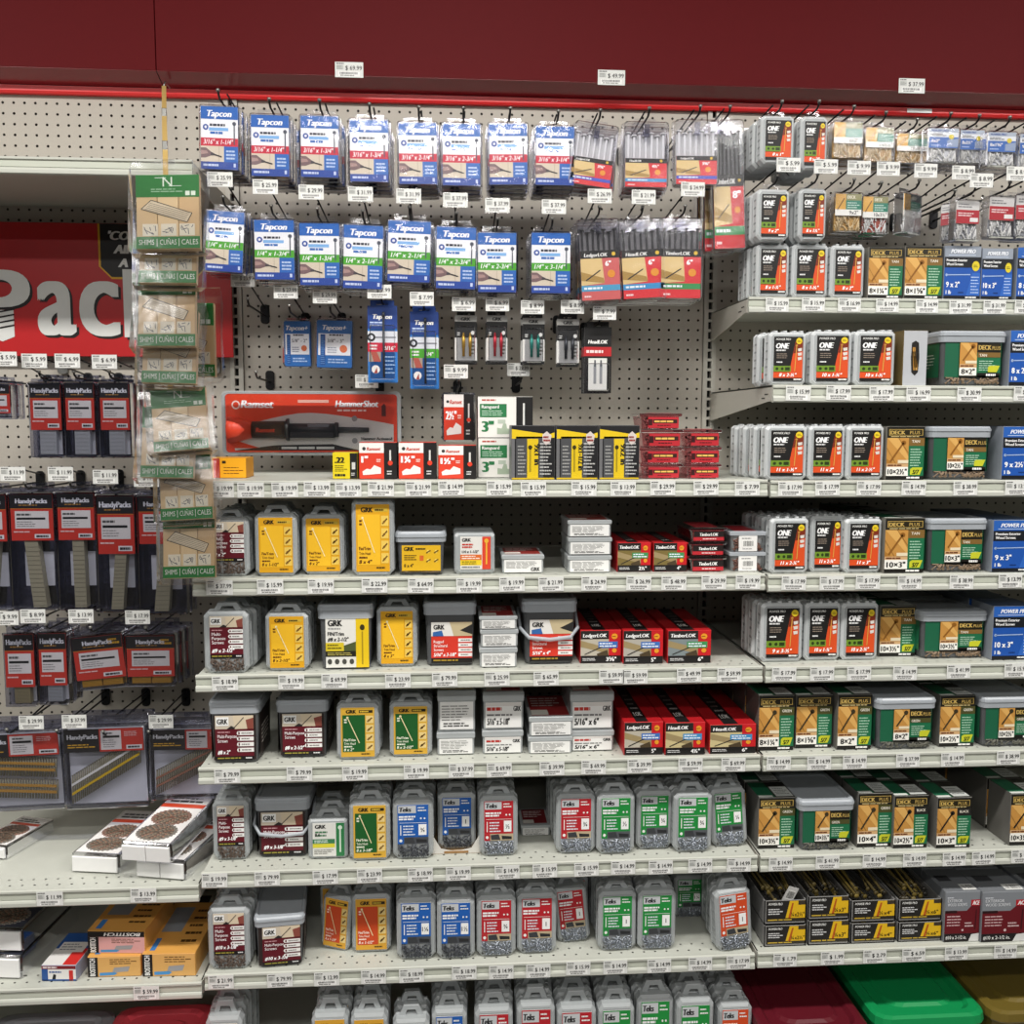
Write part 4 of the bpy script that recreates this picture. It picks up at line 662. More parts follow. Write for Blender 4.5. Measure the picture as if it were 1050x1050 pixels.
# ------------------------------------------------------------------ middle bay, hanging rows
RED, GRN = 'c9263f', '4ba52c'
AD = (.103, .170, .03)
r1, r2, r3 = 'upper hook row of middle bay', 'second hook row of middle bay', 'third hook row of middle bay'
for i, (x0, x1, yt, yb, sz, ry) in enumerate(((204.7, 246, 101, 175, '3/16" x 1-1/4"', .02), (256, 298, 110, 182, '3/16" x 1-1/4"', .01), (307, 348.5, 111, 183, '3/16" x 1-3/4"', .01), (357, 399.5, 115, 187.5, '3/16" x 1-3/4"', .0), (407, 449, 118, 190, '3/16" x 2-1/4"', -.01), (452.5, 494, 119, 191.5, '3/16" x 2-3/4"', .0), (499.5, 541.5, 119, 190.5, '3/16" x 2-3/4"', -.02), (548, 590.5, 122, 191, '3/16" x 3-1/4"', 0))):
    hung(tmpl(t_anchor, sz, RED), 'anchor_screw_pack', 'screw pack', AD, f"anchor pack, red band, {sz.replace(chr(34), '').replace(' x ', ' by ')}", r1, x0, x1, yt, yb, .17, ry, nb=3, pitch=.036, dz=.0, dx=.0015, hookx=.004)
T2 = [(225.5, 184, '25.99'), (272, 191.5, '25.99'), (319, 197, '29.99'), (369.5, 199, '31.99'), (419, 201, '31.99'), (467, 205, '37.99'), (510, 210.5, '37.99'), (568, 212, '37.99')]
for i, (x0, x1, yt, yb, sz, ry) in enumerate(((211.5, 253, 209, 280, '1/4" x 1-1/4"', .06), (259, 303, 218, 288, '1/4" x 1-3/4"', .0), (305.5, 349.5, 221, 294, '1/4" x 1-3/4"', .0), (351.5, 395, 223, 297.5, '1/4" x 2-1/4"', .03), (397, 444, 219, 290.5, '1/4" x 2-1/4"', .03), (446.5, 490, 225, 297.5, '1/4" x 2-3/4"', .02), (488.6, 531, 231, 301, '1/4" x 2-3/4"', .0), (543.6, 586.5, 231, 302, '1/4" x 3-1/4"', 0))):
    hung(tmpl(t_anchor, sz, GRN), 'anchor_screw_pack', 'screw pack', AD, f"anchor pack, green band, {sz.replace(chr(34), '').replace(' x ', ' by ')}", r2, x0, x1, yt, yb, .2, ry, nb=2, pitch=.034, dx=.001, tag=T2[i])
LD = (.108, .175, .03)
for i, (x0, x1, yt, yb, nm, sz, bd, ry, tg, H) in enumerate(((591, 636, 121, 192, 'LedgerLOK', '3⅝"', '4a55b8', .13, (615, 201, '26.99'), .175), (640, 686, 119, 193, 'HeadLOK', '4½"', '3d8fc4', 0, (660, 202, '21.99'), .175), (692, 737, 117, 190, 'LedgerLOK', '3⅝"', '4a55b8', -.01, (710.5, 194, '24.99'), .175))):
    hung(tmpl(t_lokpack, nm, sz, bd, .108, .175, .03, .45, 'cfcfd3'), 'structural_screw_pack', 'screw pack', LD, ['clear pack with red card, tilted, silver screw tops', 'clear pack with red card and sky-blue band', 'clear pack with red card and violet band'][i], r1, x0, x1, yt, yb, .17, ry, nb=(2, 2, 0)[i], pitch=.036, dx=.002, tag=None)
hung(tmpl(t_lokpack, 'TimberLOK', '8"', '3f8f55', .09, .33, .03, .58, '2b2b2e', 'c9232b'), 'structural_screw_pack', 'screw pack', (.09, .33, .03), 'tall red-card pack of long black screws', r1, 727, 761, 117, 256, .21, -.05, nb=2, pitch=.036, dx=-.006)
for i, (x0, x1, yt, yb, nm, bd, bc, ry, tg) in enumerate(((591, 634, 219, 309, 'LedgerLOK', '4d9ac0', 'c9615f', -.06, T2[7]), (633, 679, 219, 307, 'HeadLOK', '3d8fc4', 'd2343a', -.07, (615, 201, '26.99')), (677, 721, 218, 307, 'TimberLOK', '3f8f55', 'd2343a', .0, (660, 202, '21.99')))):
    hung(tmpl(t_lokpack, nm, '6"', bd, .108, .22, .03, .62, '2b2b2e', bc), 'structural_screw_pack', 'screw pack', (.108, .22, .03), ['clear pack with faded red card, black screws', 'clear pack with red card, sky-blue band, black screws', 'clear pack with red card, green band, black screws'][i], r2, x0, x1, yt, yb, .2, ry, nb=2, pitch=.036, dx=.0, tag=(tg if i else (615, 201, '26.99')) if i == 0 else ((660, 202, '21.99') if i == 1 else (710.5, 194, '24.99')))
T3 = [(249, 287, '25.99'), (293, 299, '27.99'), (333, 304, '29.99'), (389, 299, '7.99'), (432.5, 306.5, '7.99')]
q = P(272, 324, PEG); hook(q.x, q.z, .3, r3, T3[0], px=272)
hung(tmpl(t_anchorplus, '5/8" - 2"'), 'anchor_bolt_pack', 'screw pack', (.072, .125, .035), 'small blue anchor card sized 5/8 by 2', r3, 289.5, 319.5, 323, 377.5, .34, 0, tag=T3[1], tail=.1)
hung(tmpl(t_anchorplus, '3/8" - 3"', .088, .125, .04, True), 'anchor_bolt_pack', 'screw pack', (.088, .125, .04), 'glossy clamshell anchor pack sized 3/8 by 3', r3, 323.5, 363, 322, 379, .32, .02, tag=T3[2], tail=.08)
def t_bitcard(kind, size, band, W, H, bitcol):
    t = Tm(); c = MB(); c.box(-W / 2, W / 2, .002, .004, 0, H - .012, 'dddddd'); lb = Lab(c, front(.002), -W / 2, 0, W / 2, H - .012)
    d_drill(lb, size, band) if kind == 'drill' else (d_lokbits(lb) if kind == 'lok' else d_bits(lb)); t.part('card', c)
    h = MB(); strap_hole_tab(h, W * .8, .013, H - .0125, .002, .004, MT('1f3f86' if kind == 'drill' else '1b1a1a')); t.part('hang_tab', h)
    b = MB()
    if kind == 'drill': b.tube([(W * .04, -.002, H * .06), (W * .04, -.002, H * .8)], .0026, '33383f', 7); b.tube([(W * .04, -.002, H * .8), (W * .04, -.002, H * .86)], [.004, .003], '33383f', 7); t.part('drill_bit', b)
    elif kind == 'bits':
        for x in (-.1, .2): b.tube([(W * x, -.003, H * .14), (W * x, -.003, H * .3), (W * x, -.003, H * .31), (W * x, -.003, H * .5), (W * x, -.003, H * .51), (W * x, -.003, H * .58)], [.0034, .0034, .0045, .0045, .0028, .002], bitcol, 6)
        t.part('driver_bit', b)
    s = MB(); s.slab(rrect(-W * .42, W * .42, H * .03, H * (.7 if kind != 'lok' else .42), .004), -.009, .0015, WINDOW, .002); t.part('blister', s); return t
BM = {'gold': ink('b8923a', .35, .6), 'red': ink('b02a38', .35, .4), 'teal': ink('2d7f74', .35, .4), 'dark': ink('35383d', .35, .4)}
hung(tmpl(t_bitcard, 'drill', '3/16"', RED, .068, .185, 'gold'), 'drill_bit_card', 'drill bit', (.068, .185, .012), 'tall blue drill bit card with red band', r3, 377, 407.5, 308, 392, .24, 0, nb=1, tag=T3[3])
hung(tmpl(t_bitcard, 'drill', '1/4"', GRN, .068, .185, 'gold'), 'drill_bit_card', 'drill bit', (.068, .185, .012), 'tall blue drill bit card with green band', r3, 420.5, 449.5, 314, 398.5, .24, 0, nb=1, tag=T3[4])
for x0, x1, yt, yb, cn, tg in ((466.3, 488.8, 318, 373, 'gold', (475.6, 312, '6.99')), (498.8, 520.3, 318, 373, 'red', (510, 312, '6.99')), (536, 558.5, 321, 373.5, 'teal', (546, 315, '8.99')), (571, 594, 322, 375.5, 'dark', (587, 314.6, '8.99'))):
    hung(tmpl(t_bitcard, 'bits', '', '', .052, .125, BM[cn]), 'driver_bit_card', 'driver bit', (.052, .125, .012), f"small black and white card holding {cn} driver bits", r3, x0, x1, yt, yb, .26, 0, nb=1, tag=tg)
hung(tmpl(t_bitcard, 'lok', '', '', .066, .165, 'gold'), 'driver_bit_card', 'driver bit', (.066, .165, .012), 'black card with red band and two steel bits', r3, 599, 627, 330, 403, .26, 0, nb=3, pitch=.014, tag=(620, 321, '7.99'))
r4 = 'lowest hook row of middle bay'
q = P(262, 388, .3); hook(q.x, q.z, .33, r4, None, px=262, plain=True)
q = P(384, 393, .3); hook(q.x, q.z, .33, r4, (376, 391, '34.99'), px=384)
q = P(529, 395, PEG); hook(q.x, q.z, .34, r4, (531.6, 379, '29.99'), px=530)
# nail setting tool in its clamshell
def t_tool(W=.455, H=.16, D=.05):
    t = Tm(); s = MB(); out = rrect(-W / 2, W / 2, 0, H, .012); s.slab(out, .004, D, FROST, .004)
    def frame(k0, k1, y):
        a = [(p[0] * k0, y, H / 2 + (p[1] - H / 2) * k0) for p in out]; b = [(p[0] * k1, y, H / 2 + (p[1] - H / 2) * (1 - (1 - k1) * 2.6)) for p in out]; return a, b
    a, b = frame(1, .965, 0.); a2, _ = frame(1, .965, .006); s.loft([a2, a, b], FROSTRIM, False, False); t.part('shell', s)
    c = MB(); x0, x1, z0, z1 = -W * .478, W * .478, H * .05, H * .955; c.box(x0, x1, .001, .004, z0, z1, 'dd4022'); lb = Lab(c, front(.001), x0, z0, x1, z1)
    cur = [(0.02, .62)] + [(.02 + .96 * k / 12, .62 - .32 * math.sin(math.pi * .5 * min(1, k / 7)) + (.22 * max(0, (k - 5) / 7) ** 1.4)) for k in range(13)]
    lb.p(cur + [(.98, .97), (.05, .97)], 'cfccc6', 1); lb.p([(0, .75), (.2, .93), (.0, .93)], 'dd4022', 2); lb.p([(.05, .97), (.28, .88), (.62, .86), (.78, .97)], '1e1d1d', 2); lb.b(.32, .9, .68, .95, 1, 'c9c9c4', 3, 5, .8)
    lb.t('Ramset', .09, .24, .13, 'ffffff', 3, 'l', .22, .06, .2); lb.d(.06, .19, .075, 'f5d9d0', 3); lb.d(.06, .19, .05, 'dd4022', 4); lb.t('HammerShot', .64, .22, .11, 'ffffff', 3, 'l', .25, .06, .15); lb.b(.65, .26, .88, .3, 1, 'f6d5cb', 3, 4, .8)
    lb.t('Hammer Activated', .79, .79, .05, '1d1d1d', 4, 'l', .18, .05); lb.r(.42, .1, .6, .15, 'f0b6a6', 2); lb.p([(.91, .2), (.925, .16), (.935, .2), (.935, .38), (.91, .38)], '5d1a10', 3); lb.d(.75, .42, .05, '8d8d8b', 4); lb.d(.75, .8, .05, '8d8d8b', 4); t.part('card', c)
    g = MB(); zc = H * .4
    def bar(x0, x1, r0, r1, mat, y=-.004): g.tube([(x0, y, zc), (x1, y, zc)], [r0, r1], mat, 12)
    bar(-W * .33, -W * .14, .021, .022, '222222'); bar(-W * .14, -W * .125, .028, .028, '1a1a1a'); bar(-W * .125, W * .13, .016, .016, '2b2b2d'); bar(W * .13, W * .15, .019, .018, '1d1d1e'); bar(W * .15, W * .32, .0075, .006, '37383a'); g.box(-W * .12, W * .13, -.02, -.004, zc - .02, zc - .004, '232324', .003); g.box(-W * .02, W * .1, -.018, -.006, zc + .004, zc + .014, '6d7074', .002); t.part('tool_body', g)
    e = MB(); e.tube([(-W * .46, -.004, zc), (-W * .42, -.004, zc), (-W * .33, -.004, zc)], [.034, .031, .02], 'd8432a', 12); t.part('strike_cap', e, 2, label='orange flared strike cap')
    n = MB(); n.text(front(-.0265), 'Ramset', -W * .3, zc - .006, .011, 'd8432a', 1, 'l', None, .04, .1); n.box(-W * .31, -W * .16, -.0262, -.02, zc - .012, zc + .012, '222222'); t.part('grip_logo', n, 2)
    k = MB(); k.slab(rrect(-W * .485, W * .485, H * .03, H * .97, .014), -.029, -.028, CLEAR, .0004); t.part('front_window', k); return t
cx, zt = hang(t_tool(), 'nail_setter_clamshell', 'power tool', (.455, .16, .05), 'wide clamshell of black and orange hammer-driven nail setter', r4, 227.5, 411, 401, 467, .33)
# ------------------------------------------------------------------ middle bay, shelves
def frost(fn, args, W, H, D, **k):
    key = (fn.__name__, args, W, H, D, str(sorted((a, str(b)) for a, b in k.items())))
    if key not in TC: TC[key] = t_frost(fn, args, W, H, D, **k)
    return TC[key], (W, H, D)
def tub(fn, args, W, H, D, **k):
    key = ('tub', fn.__name__, args, W, H, D, str(sorted((a, str(b)) for a, b in k.items())))
    if key not in TC: TC[key] = t_tub(fn, args, W, H, D, **k)
    return TC[key], (W + .0114, H, D)
def carton(fn, args, W, H, D, side, topc, topfn=None):
    key = ('carton', fn.__name__, args, W, H, D, side, topc, topfn)
    if key not in TC: TC[key] = t_carton(fn, args, W, H, D, side, topc, topfn)
    return TC[key], (W, H, D)
def flat(txt, W, H, D, topc, red=False):
    key = ('flat', txt, W, H, D, topc, red)
    if key not in TC: TC[key] = t_flatbox(txt, W, H, D, topc, red)
    return TC[key], (W, H, D)
def piled(td, name, cat, look, bay, lev, x0, x1, edges, Y, nb=0, row=None):     # edges: bottom to top pixel rows of a pile's front
    t, d = td; z = SZ[bay][lev] if isinstance(lev, int) or lev in SZ[bay] else lev; cx = (x0 + x1) / 2
    for i in range(len(edges) - 1):
        zt = P(cx, edges[i + 1], Y).z; a, b = P(x0, edges[0], Y), P(x1, edges[0], Y); s = (b.x - a.x) / d[0] * .985
        j = 0 if i == 0 else R_.uniform(-.0025, .0025)
        m = Matrix.Translation(((a.x + b.x) / 2 + j, Y + abs(j), z + .0004)) @ Matrix.Diagonal((s, 1, (zt - z - .001) / d[1], 1))
        inst(t, name, m, cat, dict(look=look, row=row or rowname(bay, lev), x=cx, k=0, stack=(i, len(edges) - 1), y=edges[i])); z = zt
# shelf 1
t, d = carton(d_boxred, ('1"',), .09, .085, .07, '232020', 'd9402a'); put(t, 'pin_carton', 'carton', d, 'red and black pin carton marked 1 inch', 'M', 1, 368, 407.5, 454, 491, Y=.05)
t, d = carton(d_boxred, ('1¼"',), .09, .085, .07, '232020', 'd9402a'); put(t, 'pin_carton', 'carton', d, 'red and black pin carton marked 1-1/4', 'M', 1, 408.5, 448, 454, 491, Y=.05)
t, d = carton(d_boxred, ('1½"',), .09, .085, .07, '232020', 'd9402a'); put(t, 'pin_carton', 'carton', d, 'red and black pin carton marked 1-1/2', 'M', 1, 449, 489, 457, 491, Y=.05)
t, d = carton(d_boxred, ('2½"',), .075, .12, .03, '232020', 'd9402a'); 
cx, zt = hang(tmpl(t_frost, d_boxred, ('2½"',), .078, .12, .03, (.05, .04, .95, .96), None, None, 'hang', .006, 1, SMOKE), 'pin_blister_pack', 'screw pack', (.078, .135, .03), 'red and black blister of pins marked 2-1/2', r4, 453.5, 487.5, 396, 453, .2); hook(cx, zt - .002, .2, r4, (467.5, 381, '9.99'), px=470)
t, d = carton(d_22, (), .06, .06, .05, 'c9b51c', 'e5cf1f'); put(t, 'powder_load_box', 'carton', d, 'small yellow box marked .22', 'M', 1, 341, 367, 464.5, 491, Y=.06)
def d_orange(lb): lb.r(0, 0, 1, 1, 'e09a22', 1); lb.r(0, 0, .1, 1, 'f0a818', 2); lb.r(.12, 0, .3, 1, 'c02a1c', 2); lb.r(.3, 0, 1, 1, 'efa920', 2); lb.b(.4, .4, .95, .85, 3, '7a4a12', 3, 4, .25); lb.r(.36, .12, .46, .26, '3a2a14', 3)
t, d = carton(d_orange, (), .1, .052, .08, 'c98a20', 'e0a030'); put(t, 'powder_load_box', 'carton', d, 'orange and red box beside the shim strip', 'M', 1, 214, 253, 470, 490.5, Y=.1)
def d_rgt(lb): d_ramguard(lb.sub(0, 0, .7, 1)); lb.r(.7, 0, 1, 1, '1c1b1b', 1); lb.l(.84, .15, .84, .7, .05, 'dcdcd8', 2); lb.b(.8, .8, .98, .92, 1, 'd9d9d9', 2, 4)
t, d = carton(d_rgt, (), .13, .09, .07, '1c1b1b', 'e8e6e0'); piled((t, d), 'pin_carton', 'carton', 'white carton with green panel marked 3 inch', 'M', 1, 489.8, 547, (491, 449, 406.5), .09)
for i, (x0, x1, s) in enumerate(((524, 569, '9x1 in'), (570, 613, '9x1-1/2 in'), (614, 655.5, '9x2 in'))):
    t, d = carton(d_cement, (s,), .098, .12, .07, '6b6b6d', '1d1d1f'); put(t, 'cement_board_screw_carton', 'carton', d, f"black and yellow carton sized {s.replace(' in', '')}", 'M', 1, x0, x1, 436.5, 491.5, Y=.012)
for i, (x0, x1, e) in enumerate(((656, 700, (491.5, 475.5, 458.5, 440, 423.5)), (700.5, 740, (491.5, 475.5, 458, 440)))):
    piled((tmpl(t_redtub, .09, .035, .11), (.09, .035, .11)), 'red_screw_tub', 'screw box', 'small red-labelled plastic screw tub', 'M', 1, x0, x1, e, .04)
shelftags('M', 1, [(226, '19.99'), (257, '19.99'), (292, '19.99'), (325, '13.99'), (357, '13.99'), (390.6, '21.99'), (429, '21.99'), (462.6, '14.99'), (512, '15.99'), (547, '15.99'), (598.7, '15.99'), (639, '13.99'), (679.6, '29.99'), (724, '29.99'), (766.4, '7.99')])
# shelf 2
MAR = lambda s, **k: frost(d_maroon, ('Multi-|Purpose|Screws', '', s), .098, .125, .04, screws='5e5148', lr=(.14, .25, .88, .93), sr=(.14, .05, .88, .25), **k)
def trim(kind, s, W=.093, H=.127):
    c0, c1, tx = {'yellow': ('dca21e', 'f0bb2a', '5c2a10'), 'green': ('d6a83a', '1d5a28', 'eef2dc'), 'orange': ('d9a235', 'cc4a20', 'fbe6d6')}[kind]
    return frost(d_trim, (s, c0, c1, tx), W, H, .04, lr=(.1, .06, .9, .94))
def clam(td, look, lev, x0, x1, yt, yb, nb=2, bay='M', **k): put(td[0], 'screw_clamshell', 'screw pack', td[1], look, bay, lev, x0, x1, yt, yb, nb=nb, **k)
def tubp(td, look, lev, x0, x1, yt, yb, bay='M', nb=0, **k): put(td[0], 'screw_tub', 'screw tub', td[1], look, bay, lev, x0, x1, yt, yb, nb=nb, **k)
def cart(td, look, lev, x0, x1, yt, yb, bay='M', nb=0, name='screw_carton', **k): put(td[0], name, 'carton', td[1], look, bay, lev, x0, x1, yt, yb, nb=nb, **k)
clam(MAR('9 x 2"'), 'frosted clamshell with maroon label sized 9x2', 2, 213, 256.5, 531, 588, 3, Y=.03)
clam(trim('yellow', '8 x 1-1/2"'), 'frosted clamshell with yellow label sized 8x1-1/2', 2, 261.5, 305.5, 527, 587.5, 2, Y=.025)
clam(trim('yellow', '8 x 2"', .091, .125), 'frosted clamshell with yellow label sized 8x2', 2, 310, 353.5, 528, 585.5, 2, Y=.04)
clam(trim('yellow', '8 x 4"', .09, .16), 'tall frosted clamshell with yellow label sized 8x4', 2, 361, 404.5, 512.5, 589, 1, Y=.015)
def d_yt(lb): lb.r(0, 0, 1, 1, 'ddaf22', 1); lb.t('GRK', .06, .22, .16, '2a2210', 2, 'l', .3, .06); lb.b(.36, .08, .7, .2, 1, '3a2e10', 2, 4); lb.b(.06, .36, .4, .6, 3, '5a4410', 2, 6, .5); lb.t('8 x 4"', .06, .86, .13, '3a2a10', 2, 'l', .3, .04); lb.r(.46, .4, .56, .6, 'd0662a', 2); [(lb.d(.68 + .2 * (i % 2), .25 + .35 * (i // 2), .07, 'f0d46a', 2), lb.l(.63 + .2 * (i % 2), .3 + .35 * (i // 2), .74 + .2 * (i % 2), .2 + .35 * (i // 2), .05, '6b5014', 3)) for i in range(4)]
tubp(tub(d_yt, (), .118, .09, .13, lr=(.1, .1, .92, .68), front_fill='6a5a44', lidh=.022), 'low frosted tub with yellow label', 2, 404.5, 458.5, 545, 588, Y=.02)
clam(frost(d_rss_small, ('1/4 x 1-1/2"',), .088, .085, .04, lr=(.14, .12, .9, .92), cham=.006, tab=None), 'small frosted clamshell, white, red and yellow label', 2, 466, 507.5, 547, 586, 2, Y=.03)
td = flat('GRK', .095, .035, .12, '8a2f2a'); piled(td, 'flat_screw_box', 'screw box', 'flat frosted box with red top, lying alone', 'M', 2, 514, 558.5, (586.5, 568.5), .03)
td = flat('', .098, .04, .13, '8f3a32'); piled(td, 'flat_screw_box', 'screw box', 'flat frosted box with white printed end', 'M', 2, 581.5, 627.5, (587, 569.5, 551, 533), .03)
for i, (x0, x1, nm, s, y) in enumerate(((632.5, 667.5, 'TimberLOK', '2½"', .04), (669.5, 704.5, 'TimberLOK', '4"', .04))):
    cart(carton(d_lok, (nm, s, '7a6a3c', '3f8f55'), .075, .062, .2, 'b81d23', 'a81a20', 'lok'), f"small red and black carton, green band, sized {s[0]}{'-1/2' if i == 0 else ''} inch", 2, x0, x1, 556.5, 584.8, Y=y)
piled((tmpl(t_redtub, .088, .032, .14, 'c87880', 'lok'), (.088, .032, .14)), 'red_screw_tub', 'screw box', 'flat red-lidded plastic box of black-labelled screws', 'M', 2, 705.5, 745, (586, 570, 555.5, 541), .03)
piled((tmpl(t_redtub, .085, .042, .14, 'c87880', 'barcode'), (.085, .042, .14)), 'red_screw_tub', 'screw box', 'clear red-topped box with white barcode end', 'M', 2, 747.5, 785, (586.5, 566, 545), .03)
shelftags('M', 2, [(225, '37.99'), (277, '15.99'), (329, '19.99'), (384, '22.99'), (431.5, '64.99'), (481, '19.99'), (525, '19.99'), (565, '21.99'), (609, '24.99'), (655, '26.99'), (691, '48.99'), (732, '29.99'), (767, '19.99')])
# shelf 3
clam(MAR('#9 x 2-1/2"'), 'frosted clamshell with maroon label sized 9x2-1/2', 3, 209.5, 256, 627.5, 688, 4, Y=.01, xs=.006)
clam(trim('yellow', '8 x 2-1/2"'), 'frosted clamshell with yellow label sized 8x2-1/2', 3, 272.5, 317, 628.5, 685.5, 2, Y=.02)
tubp(tub(d_fintub, ('#8 x 2-1/2"',), .125, .128, .15, lr=(.12, .03, .95, .8)), 'frosted tub with white and yellow label', 3, 325, 384, 620, 684, Y=.025)
clam(trim('yellow', '8 x 3"', .09, .13), 'frosted clamshell with yellow label sized 8x3', 3, 386.5, 428, 623, 681.5, 2, Y=.04)
RSS = lambda s, b: tub(d_rss, (s,), .122, .135, .15, lr=(.12, .05, .95, .68), bail=b, fill='5')
tubp(RSS('5/16" x 3-1/8"', False), 'frosted tub with red label sized 5/16x3-1/8', 3, 433.5, 489.5, 617, 681, Y=.04)
td = flat('', .085, .04, .13, '8f2a2a'); piled(td, 'flat_screw_box', 'screw box', 'flat frosted box with white end and red top', 'M', 3, 491, 531, (683, 664, 645.5, 632), .02)
tubp(RSS('5/16" x 4"', True), 'frosted tub with red label and lowered bail handle', 3, 534, 592.5, 614, 680.5, Y=.04)
for i, (x0, x1, nm, s, bd, yb, pic) in enumerate(((594.5, 637, 'LedgerLOK', '3⅝"', '3f6fb8', 680, 'b9b2a2'), (638.5, 680, 'LedgerLOK', '5"', '3f6fb8', 681.5, 'b0aba0'), (684, 729, 'TimberLOK', '6"', '3f8f55', 681.5, '7f8a8c'))):
    cart(carton(d_lok, (nm, s, pic, bd), .092, .078, .24, 'bd1e24', 'b01b21', 'lok'), ['red and black screw carton, blue band, size 3-5/8', 'red and black screw carton, blue band, size five', 'red and black screw carton, green band, size six'][i], 3, x0, x1, 646.5, yb, Y=.035 + (.012 if i == 0 else 0))
shelftags('M', 3, [(230.7, '18.99'), (298.7, '19.99'), (342.7, '69.99'), (408, '23.99'), (456, '79.99'), (509.6, '25.99'), (560, '65.99'), (627, '59.99'), (651.5, '59.99'), (706.7, '49.99'), (748, '59.99')])
# shelf 4
MT_ = lambda s, W=.14, b=False: tub(d_maroon, ('Multi-Purpose|Screws', '', s, False), W, .135, .16, lr=(.1, .05, .9, .76), side='2f2624', bail=b)
tubp(MT_('#8 x 2"'), 'wide frosted tub with maroon label sized 8x2', 4, 214, 268, 718.5, 781, Y=.02)
tubp(MT_('#8 x 2-1/2"'), 'wide frosted tub with maroon label sized 8x2-1/2', 4, 282.5, 338, 718, 778, Y=.045)
clam(trim('green', '8 x 2"'), 'frosted clamshell with green label sized 8x2', 4, 345.5, 389, 722, 780.5, 2, Y=.025)
clam(trim('green', '8 x 2-1/2"'), 'frosted clamshell with green label sized 8x2-1/2', 4, 399.5, 443, 721, 778.5, 2, Y=.035)
td = flat('', .088, .06, .14, 'c9982a'); piled(td, 'flat_screw_box', 'screw box', 'clear box with white end and yellow top', 'M', 4, 447.5, 487.5, (775.5, 751, 708), .04)
td = flat('5/16" x 5-1/8"', .09, .055, .16, '8f2a2a', True); piled(td, 'flat_screw_box', 'screw box', 'clear box, red-topped, end sized 5-1/8', 'M', 4, 494, 537, (775.5, 749, 709.5), .04)
td = flat('', .1, .04, .17, '8f2a2a'); piled(td, 'flat_screw_box', 'screw box', 'flat box, white end, deep red top', 'M', 4, 541, 587.5, (776, 755.5, 735), .035)
td = flat('5/16" x 6"', .1, .055, .18, '8f2a2a', True); piled(td, 'flat_screw_box', 'screw box', 'clear box, red-topped, end sized 6', 'M', 4, 584.5, 630, (775.5, 749, 709), .045)
for i, (x0, x1, nm, s, bd, yt, yb, pic) in enumerate(((639.5, 680, 'LedgerLOK', '5"', '3f6fb8', 740.5, 774, 'b9b2a2'), (681.5, 723, 'HeadLOK', '4½"', '3f8fc4', 741, 774, 'c9ba8a'), (727, 775, 'HeadLOK', '6"', '3f8fc4', 743, 772.5, 'c9ba8a'))):
    cart(carton(d_lok, (nm, s, pic, bd), .092, .072, .27, 'bd1e24', 'b01b21', 'lok'), ['long red carton, royal-blue band, size five', 'long red carton, sky-blue band, size 4-1/2', 'long red carton, sky-blue band, size six'][i], 4, x0, x1, yt, yb)
shelftags('M', 4, [(233, '79.99'), (307, '79.99'), (364, '19.99'), (427, '19.99'), (473, '37.99'), (512, '69.99'), (566, '39.99'), (608.7, '69.99'), (656, '39.99'), (708, '59.99'), (752, '69.99')])
# shelf 5
clam(MAR('#9 x 3-1/8"'), 'frosted clamshell with maroon label sized 9x3-1/8', 5, 218.5, 256, 822, 882, 3)
tubp(MT_('#9 x 3-1/8"', .14, True), 'frosted tub, maroon label and lowered bail, sized 9x3-1/8', 5, 260.5, 319, 818.5, 879.5, nb=0)
clam(frost(d_greenwhite, ('',), .088, .09, .04, lr=(.12, .08, .92, .92), cham=.006), 'small frosted clamshell with white and green label', 5, 316, 357, 840.5, 881, 2)
clam(trim('green', '8 x 3-1/8"'), 'frosted clamshell with green label sized 8x3-1/8', 5, 358.5, 400.5, 822, 883, 3)
TK = {'blue': '1f5cae', 'red': 'b5222c', 'green': '1f8a3c', 'orange': 'cf4a22'}
def teks(c, n, bot=None, sc_='ZINC'):
    return frost(d_teks, (TK[c], n, bot or {'blue': '4a4d52', 'red': 'b9a98a', 'green': '55585c', 'orange': 'b9a98a'}[c]), .087, .128, .042, screws=ZINC if c != 'blue' else ink('55585d', .4, .5), lr=(.12, .27, .88, .93), sr=(.12, .05, .88, .26))
tk = lambda c, n: f"frosted clamshell with {c} label marked {n}"
clam(teks('blue', '¾'), tk('blue', '3/4'), 5, 402.8, 444.7, 821, 881, 3)
clam(teks('blue', '1'), tk('blue', '1 in an open cardboard tray').replace('frosted ', ''), 5, 449, 488, 814, 871, 2, Y=.07, zb=SZ['M'][5] + .0012)
clam(teks('red', '½'), tk('red', '1/2'), 5, 491.6, 531, 817, 878, 2)
td = flat('', .075, .05, .1, '7a2228'); piled(td, 'flat_screw_box', 'screw box', 'small clear box with red top, pushed back', 'M', 5, 533.5, 565, (866.5, 846), .13); 
clam(teks('red', '¾'), tk('red', '3/4'), 5, 570, 610.5, 815, 875.5, 3)
for n, x0, x1, yt, yb, nb in (('½', 611.5, 650.5, 814, 876, 3), ('¾', 652, 689, 812, 871, 3), ('¾', 690, 729.5, 813.5, 874, 3)): clam(teks('green', n), tk('green', '1/2' if n == '½' else '3/4'), 5, x0, x1, yt, yb, nb)
clam(teks('green', '¼'), tk('green', '1/4, leaning'), 5, 730.5, 767, 809, 868, 3, ry=-.07)
q = onz(468, 880, SZ['M'][5]); m = MB(); w = .054
o = thing('cardboard_tray', (P(468, 882, q.y).x, .052, SZ['M'][5] + .0003), 'torn white cardboard tray under a blue-labelled clamshell', 'tray')
m.box(-w, w, 0, .15, 0, .0004, 'b89a74'); m.loft([[(x, y, z) for x, z in ((-w, .0004), (-w, .045), (-w + .02, .012), (-.01, .006), (.012, .007), (w - .02, .012), (w, .045), (w, .0004))] for y in (.0, .0015)], 'd9d6cf'); m.box(-w * .5, w * .5, -.0006, 0, .001, .006, '9a7448'); child('front_flap', m, o)
